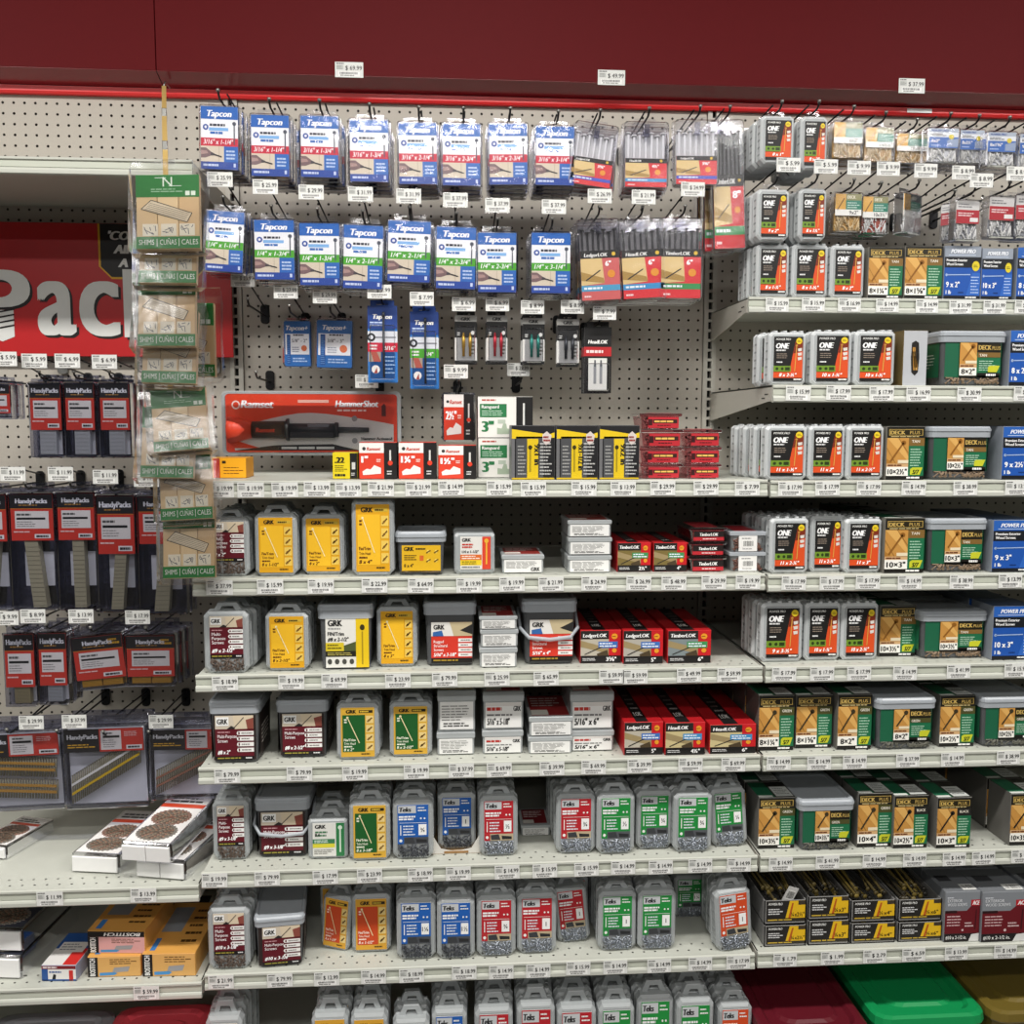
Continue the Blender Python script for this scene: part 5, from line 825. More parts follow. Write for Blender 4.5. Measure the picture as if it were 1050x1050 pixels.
for s in (-1, 1): m = MB(); m.box(s * w - .0008, s * w + .0008, .001, .15, .0005, .045, 'd3cfc6'); child('side_wall', m, o)
shelftags('M', 5, [(220, '19.99'), (274, '79.99'), (333.6, '17.99'), (379, '23.99'), (431, '18.99'), (470, '19.99'), (520, '14.99'), (558.7, '15.99'), (601.4, '15.99'), (639, '14.99'), (677.5, '14.99'), (718, '14.99'), (757.7, '14.99')])
# shelf 6
clam(MAR('#10 x 3-1/8"'), 'frosted clamshell with maroon label sized 10x3-1/8', 6, 213.8, 257, 932, 994, 3)
tubp(tub(d_maroon, ('Multi-Purpose|Screws', '', '#10 x 3-1/8"', False), .14, .15, .17, lr=(.14, .05, .93, .8), side='2f2624'), 'frosted tub with maroon label, turned, sized 10x3-1/8', 6, 261, 314, 940, 999, Y=.015, rz=.1)
clam(trim('orange', '8 x 1-1/4"'), 'frosted clamshell, orange label sized 8x1-1/4, askew', 6, 327, 358.5, 918, 974, 1, rz=-.3, ry=.08)
clam(trim('orange', '8 x 1-1/2"'), 'frosted clamshell with orange label sized 8x1-1/2', 6, 361, 401, 918, 977, 2)
clam(teks('blue', '1¼'), tk('blue', '1-1/4'), 6, 406.8, 447, 921.5, 984, 3); clam(teks('blue', '1½'), tk('blue', '1-1/2'), 6, 448, 487, 921.5, 983.5, 3)
clam(teks('red', '¾'), tk('red', '3/4'), 6, 488.8, 529, 919, 981, 3); clam(teks('red', '1'), tk('red', '1'), 6, 530, 570.5, 917, 978, 3); clam(teks('red', '1'), tk('red', '1, tilted and set back'), 6, 572, 606, 909, 966, 1, ry=-.1)
clam(teks('green', '1'), tk('green', '1'), 6, 613, 652, 915, 975, 3); clam(teks('green', '1'), tk('green', '1').replace('label', 'label, capped by plastic tab,') if False else tk('green', '1 inch'), 6, 653.5, 692.5, 914, 974, 3)
clam(teks('green', '1¼'), tk('green', '1-1/4, pushed far back'), 6, 690.5, 722.5, 899, 941, 0); clam(teks('orange', '1'), tk('orange', '1'), 6, 734.5, 773, 912, 974.5, 2, ry=-.07, rz=.12)
shelftags('M', 6, [(226.5, '21.99'), (287, '79.99'), (335, '12.99'), (383, '14.99'), (422, '18.99'), (476, '18.99'), (514, '14.99'), (552, '14.99'), (593, '15.99'), (631, '14.99'), (676, '14.99'), (718, '14.99'), (757, '17.99')])
# lowest deck
for c, s, x0, x1, yt, Y, nb in (('mar', '#12 x 4"', 212, 250, 1043, .0, 3), ('tan', '8 x 2"', 320, 358, 1040, .0, 2), ('tan', '8 x 2-1/2"', 360, 398, 1040, .0, 2), ('tan', '8 x 3"', 403, 441, 1046, .0, 1), ('blue', '2', 443, 479, 1036, .01, 3), ('red', '1¼', 487, 526, 1034, .01, 2), ('red', '1½', 530, 569, 1029, .01, 2), ('red', '2', 571, 611, 1032, .01, 2), ('green', '1¼', 613, 650, 1030, .01, 3), ('green', '1½', 652, 690, 1021, .035, 3), ('green', '2', 693, 731, 1025, .02, 2), ('orange', '1¼', 735, 770, 1030, .03, 3)):
    td = MAR(s) if c == 'mar' else (trim('orange', s) if c == 'tan' else teks(c, s)); cc = {'mar': 'maroon', 'tan': 'tan and orange'}.get(c, c)
    clam(td, f"frosted clamshell with {cc} label sized {s.replace(chr(34), '').replace('#', '').replace(' x ', 'x').replace('¼', '-1/4').replace('½', '-1/2')}", 7, x0, x1, yt, yt + 66, nb, Y=max(Y, .004), pitch=.05)
# ------------------------------------------------------------------ right bay, hooks
h1, h2 = 'upper hook row of right bay', 'lower hook row of right bay'
def onep(s, W=.088, H=.122, D=.036): return frost(d_one, (s,), W, H, D, lr=(.13, .08, .9, .92), cham=.008, tab='clips')
onh = lambda s, W: tmpl(t_frost, d_one, (s,), W, .125, .035, (.14, .08, .9, .9), None, None, 'hang', .012)
TR = [(808.6, 169, '5.99'), (847, 170.6, '5.99'), (881, 172, '9.99'), (911, 173, '9.99'), (949.4, 175, '9.99'), (988, 177, '8.99'), (1006.6, 185, '8.99'), (1044, 178, '8.99')]
def hp(t, d, look, row, x0, x1, yt, yb, Yf, tag=None, nb=2, name='small_screw_pack', **k): hung(t, name, 'screw pack', d, look, row, x0, x1, yt, yb, Yf, tag=tag, nb=nb, **k)
hp(onh('8 x 1"', .085), (.085, .141, .035), 'frosted hanging pack, black and orange label, wide', h1, 780, 814.5, 112, 168, .16, None, 3, pitch=.04, dx=-.004)
hp(onh('8 x 2"', .072), (.072, .141, .035), 'frosted hanging pack, black and orange label, narrow', h1, 821, 848.6, 112, 174, .16, None, 3, pitch=.04, dx=-.004)
SBd = lambda k, s, W, H: (tmpl(t_smallblister, k, s, W, H), (W, H, .028))
for i, (k, s, x0, x1, yt, yb, Yf, lk) in enumerate((('deck', '8x2"', 854, 886.5, 117, 163, .18, 'small wood-screw blister, gold and green card, 8x2'), ('deck', '10x2½"', 887, 918.5, 123, 166.5, .18, 'small wood-screw blister, gold and green card, 10x2-1/2'), ('deck', '10x3"', 919, 950, 130, 168, .2, 'small wood-screw blister, gold and green card, 10x3'), ('blue', '7x2"', 951.5, 985, 124, 167, .17, 'small blister with blue card sized 7x2'), ('blue', '8x2½"', 984, 1011, 126, 168.5, .2, 'small blister with blue card sized 8x2-1/2'), ('blue', '8x1⅝"', 1012, 1044, 128, 171, .17, 'small blister with blue card sized 8x1-5/8'), ('blue', '9x3"', 1045, 1077, 130, 173, .18, 'small blister with blue card sized 9x3'))):
    hp(*SBd(k, s, .078, .105), lk, h1, x0, x1, yt, yb, Yf, None, 2, dx=.002)
hp(onh('9 x 2"', .085), (.085, .141, .035), 'frosted hanging pack, black and orange label, wide, low', h2, 776, 809.5, 187, 247, .17, TR[0], 3, pitch=.04, dx=-.004)
hp(onh('8 x 1½"', .075), (.075, .141, .035), 'frosted hanging pack, black and orange label, narrow, low', h2, 819, 847.5, 186, 247, .17, TR[1], 2, pitch=.04, dx=-.006)
for i, (k, s, x0, x1, yt, yb, Yf, lk, rz, tg) in enumerate((('deck', '9x2"', 855.5, 885.5, 191, 238, .2, 'small wood-screw blister, gold and green, 9x2', 0, TR[2]), ('deckred', '10x3½"', 884, 912.5, 194, 240, .21, 'small blister of reddish screws, gold card', 0, TR[3]), ('dark', '8x3"', 921.5, 951, 192, 240, .2, 'small blister with dark card, hanging twisted', .5, TR[4]), ('red', '', 964, 981, 202, 247, .21, 'small clear blister, red card, turned sideways', -.8, TR[5]), ('red', '', 979, 1007, 198, 247, .17, 'small clear blister of bolts, red card', .1, TR[6]), ('red', '', 1013, 1043, 194, 244, .17, 'small clear blister, red card, bright glare', .1, TR[7]), ('red', '', 1041, 1073, 192, 244, .18, 'small clear blister, red card, at frame edge', 0, None))):
    hp(*SBd(k, s, .078, .115), lk, h2, x0, x1, yt, yb, Yf, tg, (2 if i < 2 else 1) if rz == 0 else 0, rz=rz, dx=.002 if i < 3 else -.004, drop=.006)
# ------------------------------------------------------------------ right bay, shelves
DK = lambda s, tn, W=.082, H=.12, D=.09: carton(d_deck, (s, tn), W, H, D, '77746c' if tn == 'TAN' else '6d6b66', '2a2822', 'deck')
DT = lambda s, tn, W=.15: tub(d_deckwide, (s, tn), W, .125, .17, lr=(.28, .16, .93, .78), side='1d5f42', front_fill='8a7660' if tn == 'TAN' else '6b6a60', lidh=.026)
def d_deckwide(lb, size, tone):
    bar, sc_ = TONE[tone]; lb.r(0, 0, 1, 1, '1d6a45', 1); lb.r(0, 0, 1, .28, '1b1a15', 2); lb.r(.44, .04, 1, .24, '26200f', 3); lb.t('DECK', .46, .2, .13, 'c9aa5e', 4, 'l', .3, .06); lb.t('PLUS', .79, .2, .1, 'c9aa5e', 4, 'l', .2, .02)
    lb.r(.44, .28, 1, .42, bar, 3); lb.t(tone, .48, .4, .08, 'efe9d8', 4, 'l', .22, .03)
    lb.r(0, 0, .42, .72, 'c28d45', 3); lb.p([(0, 0), (.2, 0), (.42, .4), (.42, .55)], 'd9a95e', 4); screw(lb, .32, .1, .08, .52, sc_ if tone != 'TAN' else '8a5a20', 5, .05); lb.r(.14, .52, .42, .6, 'e6d8b8', 5); lb.r(0, .62, .42, .72, 'cfa878', 5); lb.b(.02, .64, .4, .7, 1, '6b3a1e', 6, 5, .7)
    lb.r(0, .72, .42, .95, 'f2f0e8', 5); lb.t(size, .21, .91, .15, '161616', 6, 'c', .37, .04); lb.b(.48, .5, .96, .82, 5, 'a9cdb3', 4, 8, .4); lb.p([(.7, .7), (.76, .66), (.99, .66), (.92, .85), (.7, .85)], 'c3c62f', 5); lb.r(0, .95, 1, 1, '171511', 4); lb.r(.44, .87, 1, 1, '171511', 4); lb.b(.66, .89, .98, .97, 1, W_, 5, 4, .8)
WB = lambda s, g=False, W=.115: carton(d_wood, (s, g), W, .125, .09, '8b919a', '8b919a' if g else '3a4a66')
ol = lambda s: f"frosted pack with black and orange label sized {s}"
R_one = lambda lev, s, x0, x1, yt, yb, Y, nb, **k: clam(onep(s), ol(s.replace('"', '').replace(' x ', 'x').replace('½', '-1/2').replace('¼', '-1/4').replace('¾', '-3/4')), lev, x0, x1, yt, yb, nb, bay='R', Y=Y, **k)
for lev, y0, rows in (('a', .19, (('8 x 1-¼"', 774.5, 808.8, 251, 304), ('8 x 1-½"', 811, 848.5, 251, 304.5), ('8 x 2"', 850.5, 885.7, 252, 305))), ('b', .012, (('8 x 2-½"', 787, 826, 341, 395.5), ('10 x 1-¼"', 830.5, 873, 340, 395.5), ('10 x 1-½"', 875, 917, 340, 395.5))), (1, .012, (('11 x 1-½"', 783.5, 827, 437, 491), ('11 x 2"', 828, 865.7, 437, 491), ('11 x 2-½"', 866.8, 905.5, 437, 491))), (2, .02, (('11 x 2-¼"', 788.5, 828.5, 532, 585.7), ('11 x 2-¾"', 830, 864, 529.5, 585), ('11 x 3"', 865, 903.5, 532.5, 585.5))), (3, None, (('9 x 3-½"', 779, 822.5, 619, 679), ('10 x 1-¾"', 824, 861, 619, 677.5), ('10 x 2-¾"', 861.5, 899.5, 619, 677)))):
    for i, (s, x0, x1, yt, yb) in enumerate(rows):
        nb = {'a': 2, 'b': 1, 1: 3, 2: 3, 3: 2}[lev]
        R_one(lev, s, x0, x1, yt, yb, y0 if not (lev == 2 and i == 1) else .035, nb, xs=-.009 if i == 0 and lev in (1, 'b') else (-.004 if i == 0 else 0), pitch=.044 if i == 0 and lev in (1, 'a', 'b') else None)
dl = lambda s, tn: f"{ {'TAN': 'tan', 'GREEN': 'green', 'BLACK': 'black'}[tn] }-screw carton, gold and green front, sized {s.replace(chr(34), '').replace('½', '-1/2').replace('¼', '-1/4').replace('⅝', '-5/8')}"
dtl = lambda s, tn: f"wide lidded tub of {tn.lower()} screws sized {s.replace(chr(34), '').replace('½', '-1/2')}"
for lev, s, tn, x0, x1, yt, yb, Y, nb in (('a', '8×1¼"', 'TAN', 889, 925, 253.5, 305, .19, 1), ('a', '8×1⅝"', 'TAN', 926.3, 965.5, 252.5, 305, .19, 1), (1, '10×2½"', 'TAN', 907.3, 947, 437.5, 491, .012, 3), (2, '10×3"', 'TAN', 905.5, 947, 531.5, 586, .012, 3), (3, '10×3½"', 'TAN', 900.7, 938, 621.5, 673, None, 2),
    (4, '8×1¼"', 'GREEN', 776.7, 813.7, 713.5, 769.5, None, 3), (4, '8×1⅝"', 'GREEN', 815, 852.5, 713, 767, None, 3), (4, '8×2"', 'GREEN', 857.5, 893, 712.5, 768.5, None, 3), (4, '10×2½"', 'GREEN', 962, 998.5, 713.5, 765.5, None, 3),
    (5, '10×3½"', 'GREEN', 776.5, 814.5, 818, 870, None, 2), (5, '10×4"', 'GREEN', 878, 914, 813.5, 868.5, None, 3), (5, '10×2½"', 'BLACK', 915, 950.5, 816, 869.5, None, 3), (5, '10×3"', 'BLACK', 959, 994.5, 818, 869.5, None, 3), (5, '10×3½"', 'BLACK', 1034, 1072, 814, 866.5, None, 3)):
    cart(DK(s, tn), dl(s, tn), lev, x0, x1, yt, yb, 'R', nb, Y=Y, pitch=.094)
def d_side(lb): lb.r(0, 0, 1, 1, 'b3b6ba', 1); lb.p([(.34, .22), (.5, .18), (.64, .22), (.68, .5), (.64, .76), (.5, .82), (.36, .76), (.32, .5)], '1e1b16', 2); [lb.l(.4 + .02 * i, .3 + .08 * (i % 3), .46 + .03 * i, .72 - .04 * (i % 2), .05, ('b8863c', 'd6a860', '8a6428')[i % 3], 3) for i in range(6)]
cart(carton(d_side, (), .055, .12, .082, '6b5a34', '5a5648', 'deck'), 'grey carton turned sideways with oval window of screws', 'b', 924.5, 949.5, 339, 395.5, 'R', 0, Y=.014)
cart(DK('8×2"', 'TAN'), 'tan-screw carton, gold and green, half hidden behind sideways carton', 'b', 908, 944, 341, 393, 'R', 0, Y=.12)
for lev, s, tn, x0, x1, yt, yb, Y in (('b', '8×2"', 'TAN', 962, 1032, 339, 395, .014), (1, '10×2½"', 'TAN', 950.5, 1017, 437, 490.5, .014), (2, '10×3"', 'TAN', 949, 1012.5, 531.5, 585.5, .014), (3, '10×3½"', 'TAN', 941.5, 1013.5, 627, 675.5, None), (4, '8×2"', 'GREEN', 896.5, 960, 716, 769, None), (4, '10×2½"', 'GREEN', 1004, 1068, 715, 766, None), (5, '10×3½"', 'GREEN', 817.5, 876.5, 820.5, 872.5, None)):
    tubp(DT(s, tn), dtl(s, tn), lev, x0, x1, yt, yb, 'R', 1 if lev in (3, 4, 5) else 0, Y=Y, pitch=.185)
wl = lambda s: f"blue wood-screw carton sized {s}"
for lev, s, g, x0, x1, yt, yb, Y in (('a', '9 x 2"', True, 966.5, 1004.5, 252.5, 305.5, .19), ('a', '10 x 3"', True, 1005, 1037, 255, 305.5, .19), ('a', '8 x 1"', False, 1041, 1080, 254, 305, .19), ('b', '8 x 2"', False, 1033.5, 1075, 339, 394, .014), (1, '9 x 2½"', False, 1026, 1070, 437.5, 491, .014), (2, '9 x 3"', False, 1016, 1062, 533.5, 586, .012), (3, '10 x 3"', False, 1016, 1060, 621.5, 676.5, None)):
    cart(WB(s, g), wl(s.replace('"', '').replace(' x ', 'x').replace('½', '-1/2')) + (' with grey top' if g else ''), lev, x0, x1, yt, yb, 'R', 1 if lev == 'a' else 2, Y=Y, pitch=.095)
hp_ = None
for col, (x0, x1, ed, s, lk) in enumerate(((783.5, 826.5, (968.5, 949, 924), '¼x2½', 'tray of brassy spikes'), (828.5, 870.5, (968.5, 944, 920), '¼x3', 'tray of yellow spikes'), (872, 918, (968.5, 946.5, 924), '¼x4', 'tray of thin dark spikes'), (920.5, 965.5, (967.5, 945.5, 923), '¼x6', 'tray of long tan spikes'))):
    z = SZ['R'][6]
    for i in (0, 1):
        a, b = P(x0, 960, .02), P(x1, 960, .02); zt = P((x0 + x1) / 2, ed[i + 1], .02).z
        inst(tmpl(t_tray, s + '"', .095, .05, .3, 'high' if i else '', col * 2 + i), 'spike_tray', Matrix.Translation(((a.x + b.x) / 2, .02 + .004 * i, z + .0006)) @ Matrix.Diagonal(((b.x - a.x) / .095 * .985, 1, (zt - z - .001) / .05, 1)), 'open tray', dict(look='open grey ' + lk, row=rowname('R', 6), x=(x0 + x1) / 2, k=0, stack=(i, 2), y=0)); z = zt + .0008
m = MB(); m.box(-.012, .012, 0, .0006, 0, .045, 'dcdcda'); lb = Lab(m, front(0), -.012, 0, .012, .045); barcode(lb, .15, .2, .85, .8, 1)
q = P(806, 925, .03); o = single('barcode_slip', m, 'white barcode slip standing in the brassy spike tray', 'paper slip', loc=(q.x, q.y, q.z)); o.rotation_euler = (.3, .3, 0)
for i, (x0, x1, s, lk) in enumerate(((967, 1003.5, '#10 x 2-1/2 in.', 'narrow grey and maroon wood-screw carton'), (1005, 1052, '#10 x 2-1/2 in.', 'wide grey and maroon wood-screw carton'))):
    cart(carton(d_ace, (s,), (.08, .105)[i], .112, .11, '7e8287', '74777b', 'ace'), lk, 6, x0, x1, 914.5, 965.5, 'R', 2, pitch=.115)
for i, (x0, x1) in enumerate(((1054, 1090),)): cart(carton(d_ace, ('#8 x 3 in.',), .08, .112, .11, '7e8287', '74777b', 'ace'), 'grey and maroon carton cut by the frame', 6, x0, x1, 912, 965, 'R', 2, pitch=.115)
shelftags('R', 'a', [(797, '15.99'), (834, '15.99'), (871, '16.99'), (910, '14.99'), (950.6, '14.99'), (985, '31.99'), (1020, '31.99'), (1052, '13.99')])
shelftags('R', 'b', [(818.6, '15.99'), (860, '17.99'), (904, '17.99'), (942, '16.99'), (994, '30.99'), (1052, '13.99')])
shelftags('R', 1, [(810.6, '17.99'), (848.6, '17.99'), (891, '17.99'), (937, '14.99'), (990, '38.99'), (1043, '13.99')])
shelftags('R', 2, [(814, '17.99'), (853, '17.99'), (890, '17.99'), (933, '14.99'), (986, '38.99'), (1036, '13.99')])
shelftags('R', 3, [(804, '17.99'), (843, '17.99'), (881, '17.99'), (928, '14.99'), (983, '41.99'), (1042, '15.99')])
shelftags('R', 4, [(798.6, '14.99'), (840, '14.99'), (876.6, '14.99'), (931, '37.99'), (977, '14.99'), (1034, '38.99')])
shelftags('R', 5, [(800.6, '14.99'), (848.6, '41.99'), (896.6, '14.99'), (938, '14.99'), (978.6, '14.99'), (1008.6, '14.99'), (1048.6, '14.99')])
shelftags('R', 6, [(805, '1.79'), (853.6, '1.99'), (897, '2.79'), (937, '6.59'), (980.6, '13.99'), (1031, '14.99')])
# ------------------------------------------------------------------ storage totes on the low decks
def tote(col, look, bay, x0, x1, yf, Y, zt, W, D=.46):
    a, b = P(x0, yf, Y), P(x1, yf, Y); H = zt - .152; t = t_tote(col, b.x - a.x, D, H)
    inst(t, 'storage_tote', Matrix.Translation(((a.x + b.x) / 2, Y, .151)), 'storage tote', dict(label=look, x=x0, row='totes', k=0))
tote('5c1420', 'dark red lidded storage tote below the right-bay shelves', 'R', 785, 896, 1065, -.05, .30, .26)
tote('0f8a4c', 'bright green lidded storage tote between dark red and olive ones', 'R', 899, 1014, 1045, -.01, .303, .25)
tote('6a5a24', 'olive lidded storage tote at the photo edge', 'R', 1019, 1130, 1045, -.01, .303, .25)
tote('d24a55', 'bright red lidded storage tote below the left-bay shelves', 'L', 60, 181, 1050, -.19, .306, .3, .34)
tote('86868a', 'grey lidded storage tote beside the bright red one', 'L', -90, 58, 1050, -.19, .30, .3, .34)
# ------------------------------------------------------------------ left bay
m = MB(); Ys = .452; tl = P(-150, 229, Ys); tr = P(236, 231, Ys); bl = P(0, 365, Ys); cxs = (tl.x + tr.x) / 2; zb, ztp = bl.z, min(tr.z, SZ['L'][1] - .027)
sg = thing('advertising_sign', (cxs, Ys, zb), 'large red sign with huge white lettering on the left-bay pegboard', 'sign')
wS = (tr.x - tl.x) / 2; hS = ztp - zb; m.box(-wS, wS, 0, .004, 0, hS, ink('b81f22', .35), .001); child('panel', m, sg)
def sp(px, py): q = P(px, py, Ys); return q.x - cxs, q.z - zb
for ch, px0, px1, py in (('P', -26, 33, 342), ('a', 39.5, 79, 343), ('c', 82.5, 124, 344), ('k', 128, 172, 345), ('s', 174, 205, 346)):
    m = MB(); u0, w0 = sp(px0, py); u1, _ = sp(px1, py); _, wt = sp(px0, 277 if ch in 'Pk' else 289); h = wt - w0; gl = glyph(ch, 0, 0, 6); hh = max(v[1] for v in gl[0]) - min(v[1] for v in gl[0]); k = (u1 - u0) / gl[2]; mn = min(v[1] for v in gl[0])
    for L, dx, c in ((1, .006, '17110f'), (3, 0, 'd9dad6')):
        for ex in (-.007, -.0035, 0, .0035, .007):
            for ez in (-.002, .002): m.add([front(0)(u0 + .007 + v[0] * k * (u1 - u0 - .014) / (u1 - u0) + dx + ex, w0 + (v[1] - mn) * h / hh - dx + ez, L + (ex + .007) * 60 + (ez + .002) * 20) for v in gl[0]], gl[1], c)
    if ch == 'P':
        us, ws = sp(-10, 345); ue, we = sp(14, 318)
        m.poly(front(0), [(us, we), (us, ws), ((us + ue) / 2, ws - .012), (ue, ws), (ue, we)], 'd9dad6', 3)
        for i in range(4): a, b = sp(-12, 322 + i * 5.5); c, d = sp(15, 317 + i * 5.5); m.line(front(0), a, b, c, d, .004, '17110f', 5)
    child('letter', m, sg)
m = MB(); a, b = sp(102, 286); c, d = sp(211, 231); d = min(d, hS - .001); m.poly(front(0), [(a, d), (a, b + .03), (a + .03, b), (c - .03, b), (c, b + .03), (c, d)], 'd9a51f', 1); e = .005; m.poly(front(0), [(a + e, d), (a + e, b + .03), (a + .03, b + e), (c - .03, b + e), (c - e, b + .03), (c - e, d)], '1a1716', 2)
for st, px, py in (("'COIL", 112, 246), ('AIR', 117, 260), ('A TOOL', 122, 274)): u, w = sp(px, py); m.text(front(0), st, u, w, .021, 'dcdcd8', 4, 'l', .16, .07, .25)
child('black_panel', m, sg, label='black corner panel edged in yellow')
for px in (218, 60): u, w = sp(px, 368); m = MB(); m.slab(rrect(u - .013, u + .013, w - .036, w + .004, .008), .022, .032, METAL, .001); m.box(u - .006, u + .006, -.003, .022, w - .012, w + .004, METAL); child('clip', m, sg)
g1, g2, g3, g4 = ('first hook row of left bay', 'second hook row of left bay', 'third hook row of left bay', 'fourth hook row of left bay')
def handy(look, row, x0, x1, yt, yb, W, H, D, lh, strip, Y, tag=None, wide=False, n=1, seed=1, nb=1, ry=0., name='brad_nail_pack', pitch=.034, dx=.0, tail=.02): hung(tmpl(t_handy, W, H, D, lh, strip, wide, n, seed), name, 'nail pack', (W, H, D), look, row, x0, x1, yt, yb, Y, ry, nb, pitch, tag, dx, tail=tail)
for x0, x1, lk, tg in ((29, 64, 'small red and black nail pack beside bare pegboard', (35, 370, '5.99')), (65.5, 98, 'small red and black nail pack between two alike', (69, 370, '6.99')), (101, 134, 'small red and black nail pack nearest the shim strip', (107, 371, '6.99'))): handy(lk, g1, x0, x1, 386, 469, .077, .185, .03, .105, 'b9bcbd', .22, tg, nb=2, dx=.004)
def d_redside(lb): lb.r(0, 0, 1, 1, 'a8252a', 1); lb.r(.1, .1, .6, .4, 'd9d4cc', 2)
handy('red nail pack cut by the frame beside bare pegboard', g1, -22, 11, 388, 429, .077, .1, .03, .07, 'b9bcbd', .2, (4, 368, '5.99'), nb=1)
for i, (x0, x1, yt, yb, lk, tg, sd) in enumerate(((-36, 9, 500, 627, 'tall nail pack cut by the frame', (13, 486, '11.99'), 1), (10, 57, 499, 626, 'tall nail pack with strip leaning right', (62, 486, '11.99'), 2), (58.5, 99, 498, 626, 'tall nail pack with strip leaning left', (108, 489, '11.99'), 5), (99, 139.5, 501, 628, 'tall nail pack with low red label', (150, 492, '11.99'), 3), (141, 190, 502, 630, 'tall nail pack half behind the shim strip', None, 4))): handy(lk, g2, x0, x1, yt, yb, .1, .27, .035, .1 if i != 3 else .125, 'tilt', .19, tg, seed=sd, nb=1, dx=.003)
for i, (x0, x1, yt, yb, W, st, lk, ry, n, tg) in enumerate(((3, 36.5, 643, 725, .072, '8f8460', 'narrow nail pack with tan strip', 0, 1, (6, 634, '9.99')), (38, 69.5, 642, 723, .072, '9fa3a6', 'narrow nail pack with grey strip', 0, 1, (33.6, 632, '8.99')), (71, 125.5, 645, 707, .118, 'b98a2e', 'wide nail pack with gold staples, tilted', -.09, 2, (83, 632, '13.99')), (128, 180, 645, 704, .118, 'b98a2e', 'wide nail pack with gold staples, upright', 0, 2, (141, 633, '17.99')))): handy(lk, g3, x0, x1, yt, yb, W, .175 if n == 1 else .135, .032, .115 if n == 1 else .095, st, .19, tg, wide=n == 2, n=n, nb=2 if n == 2 else 1, ry=ry, dx=.006 if n == 2 else .003)
for i, (x0, x1, yt, yb, kd, lk, tg, ry) in enumerate(((-34, 62, 752, 832, 'orange', 'framing nail pack with two orange strips', (32, 741, '29.99'), -.03), (64.5, 149, 746, 829, 'yellow', 'framing nail pack with bright yellow strip', (76, 740, '37.99'), -.02), (153, 237, 747, 820, 'brown', 'framing nail pack with brown strip, half hidden', (165, 740, '29.99'), 0))):
    a, b = P(x0, 790, .17), P(x1, 790, .17); q = P(tg[0], tg[1], .1); W = .2; hung(tmpl(t_framing, .2, .19, .035, kd), 'framing_nail_pack', 'nail pack', (.2, .19, .035), lk, g4, x0, x1, yt, yb, .19, ry, nb=1, pitch=.04, tag=None, nohook=True)
for px, py, tg in ((64, 714, (32, 741, '29.99')), (108.6, 715, (76, 740, '37.99')), (150, 716, None), (191, 716, (165, 740, '29.99'))): q = P(px, py, PEG); hook(q.x, q.z, .2, g4, tg, px=px)
coil = tmpl(t_coil, .11, .24, .042, False); coil2 = tmpl(t_coil, .115, .24, .042, True); z5 = SZ['L'][5]
for t, px, py, zz, rz, rx, lk in ((coil, 97, 896, z5, -.16, .0, 'flat clamshell of coil nails, one-piece end, on shelf'), (coil2, 164, 902, z5, -.22, .0, 'flat clamshell of coil nails under the leaning one'), (coil2, 149, 886, z5 + .046, -.2, .07, 'flat clamshell of coil nails lying across two others')):
    q = onz(px, py, zz); 
    inst(t, 'coil_nail_clamshell', Matrix.Translation((q.x, max(q.y, .012), zz + .001)) @ Matrix.Rotation(rz, 4, 'Z') @ Matrix.Rotation(rx, 4, 'X'), 'nail pack', dict(label=lk, x=px, row='coil', k=0))
q = onz(2, 880, z5); inst(tmpl(t_coil, .09, .16, .03, False), 'coil_nail_clamshell', Matrix.Translation((q.x - .03, q.y, z5 + .001)) @ Matrix.Rotation(-.3, 4, 'Z'), 'nail pack', dict(label='orange and clear flat pack cut by the frame on shelf', x=2, row='coil', k=0))
shelftags('L', 5, [(51, '11.99'), (147, '13.99')]); shelftags('L', 6, [(150, '59.99')])
z6 = SZ['L'][6]
def d_bost(lb, c='d9a862'): lb.r(0, 0, 1, 1, c, 1); lb.r(0, 0, .19, 1, '1c1a19', 2); lb.t('BOSTITCH', .14, .94, .09, W_, 3, 'l', .9, .05, 0, math.pi / 2) if False else lb.mb.text(lb.pl, 'BOSTITCH', lb.X(.14), lb.Z(.95), .1 * lb.w, MT(W_), 3, 'l', lb.h * .9, .05, 0, math.pi / 2); lb.b(.42, .08, .95, .4, 3, '5a3f1c', 2, 4, .35); lb.p([(.5, .55), (.8, .5), (.76, .76), (.46, .8)], '9a9a9c', 2); lb.p([(.22, .8), (.5, .78), (.56, .84), (.5, .93), (.22, .95)], '4a90c8', 2)
def d_bost2(lb): d_bost(lb.sub(0, .26, 1, 1), 'd9a3a0'); lb.r(0, 0, 1, .26, '1c1a19', 1); lb.t('BOSTITCH', .93, .06, .15, W_, 3, 'l', .74, .05, .2, math.pi)
def d_small(lb): lb.r(0, 0, 1, 1, 'e6e4e0', 1); lb.r(0, 0, 1, .22, '7a1f26', 2); lb.b(.04, .04, .6, .18, 1, 'e6dcdc', 3, 3, .7); lb.r(0, .22, .18, 1, '2b5596', 2); lb.b(.22, .34, .7, .5, 1, '2b5596', 2, 4, .6); lb.p([(.3, .9), (.34, .55), (.42, .6), (.4, .9)], '1c1c1c', 2); lb.r(.8, .3, .92, 1, 'c9302c', 2); lb.r(0, .9, 1, 1, '2b5596', 2)
bx = lambda fn, a, W, H, D, s, tc, tf: carton(fn, a, W, H, D, s, tc, tf)
def deskbox(td, lk, x0, x1, yt, yb, z, rz=0., Y=None, name='staple_carton'):
    t, d = td; cx = (x0 + x1) / 2; Y = onz(cx, yb, z).y if Y is None else Y; a, b = P(x0, yb, Y), P(x1, yb, Y); ztp = P(cx, yt, Y).z
    inst(t, name, Matrix.Translation(((a.x + b.x) / 2, Y, z + .0004)) @ Matrix.Rotation(rz, 4, 'Z') @ Matrix.Diagonal(((b.x - a.x) / d[0], 1, (ztp - z) / d[1], 1)), 'carton', dict(label=lk, x=cx, row='bost', k=0)); return Y, ztp
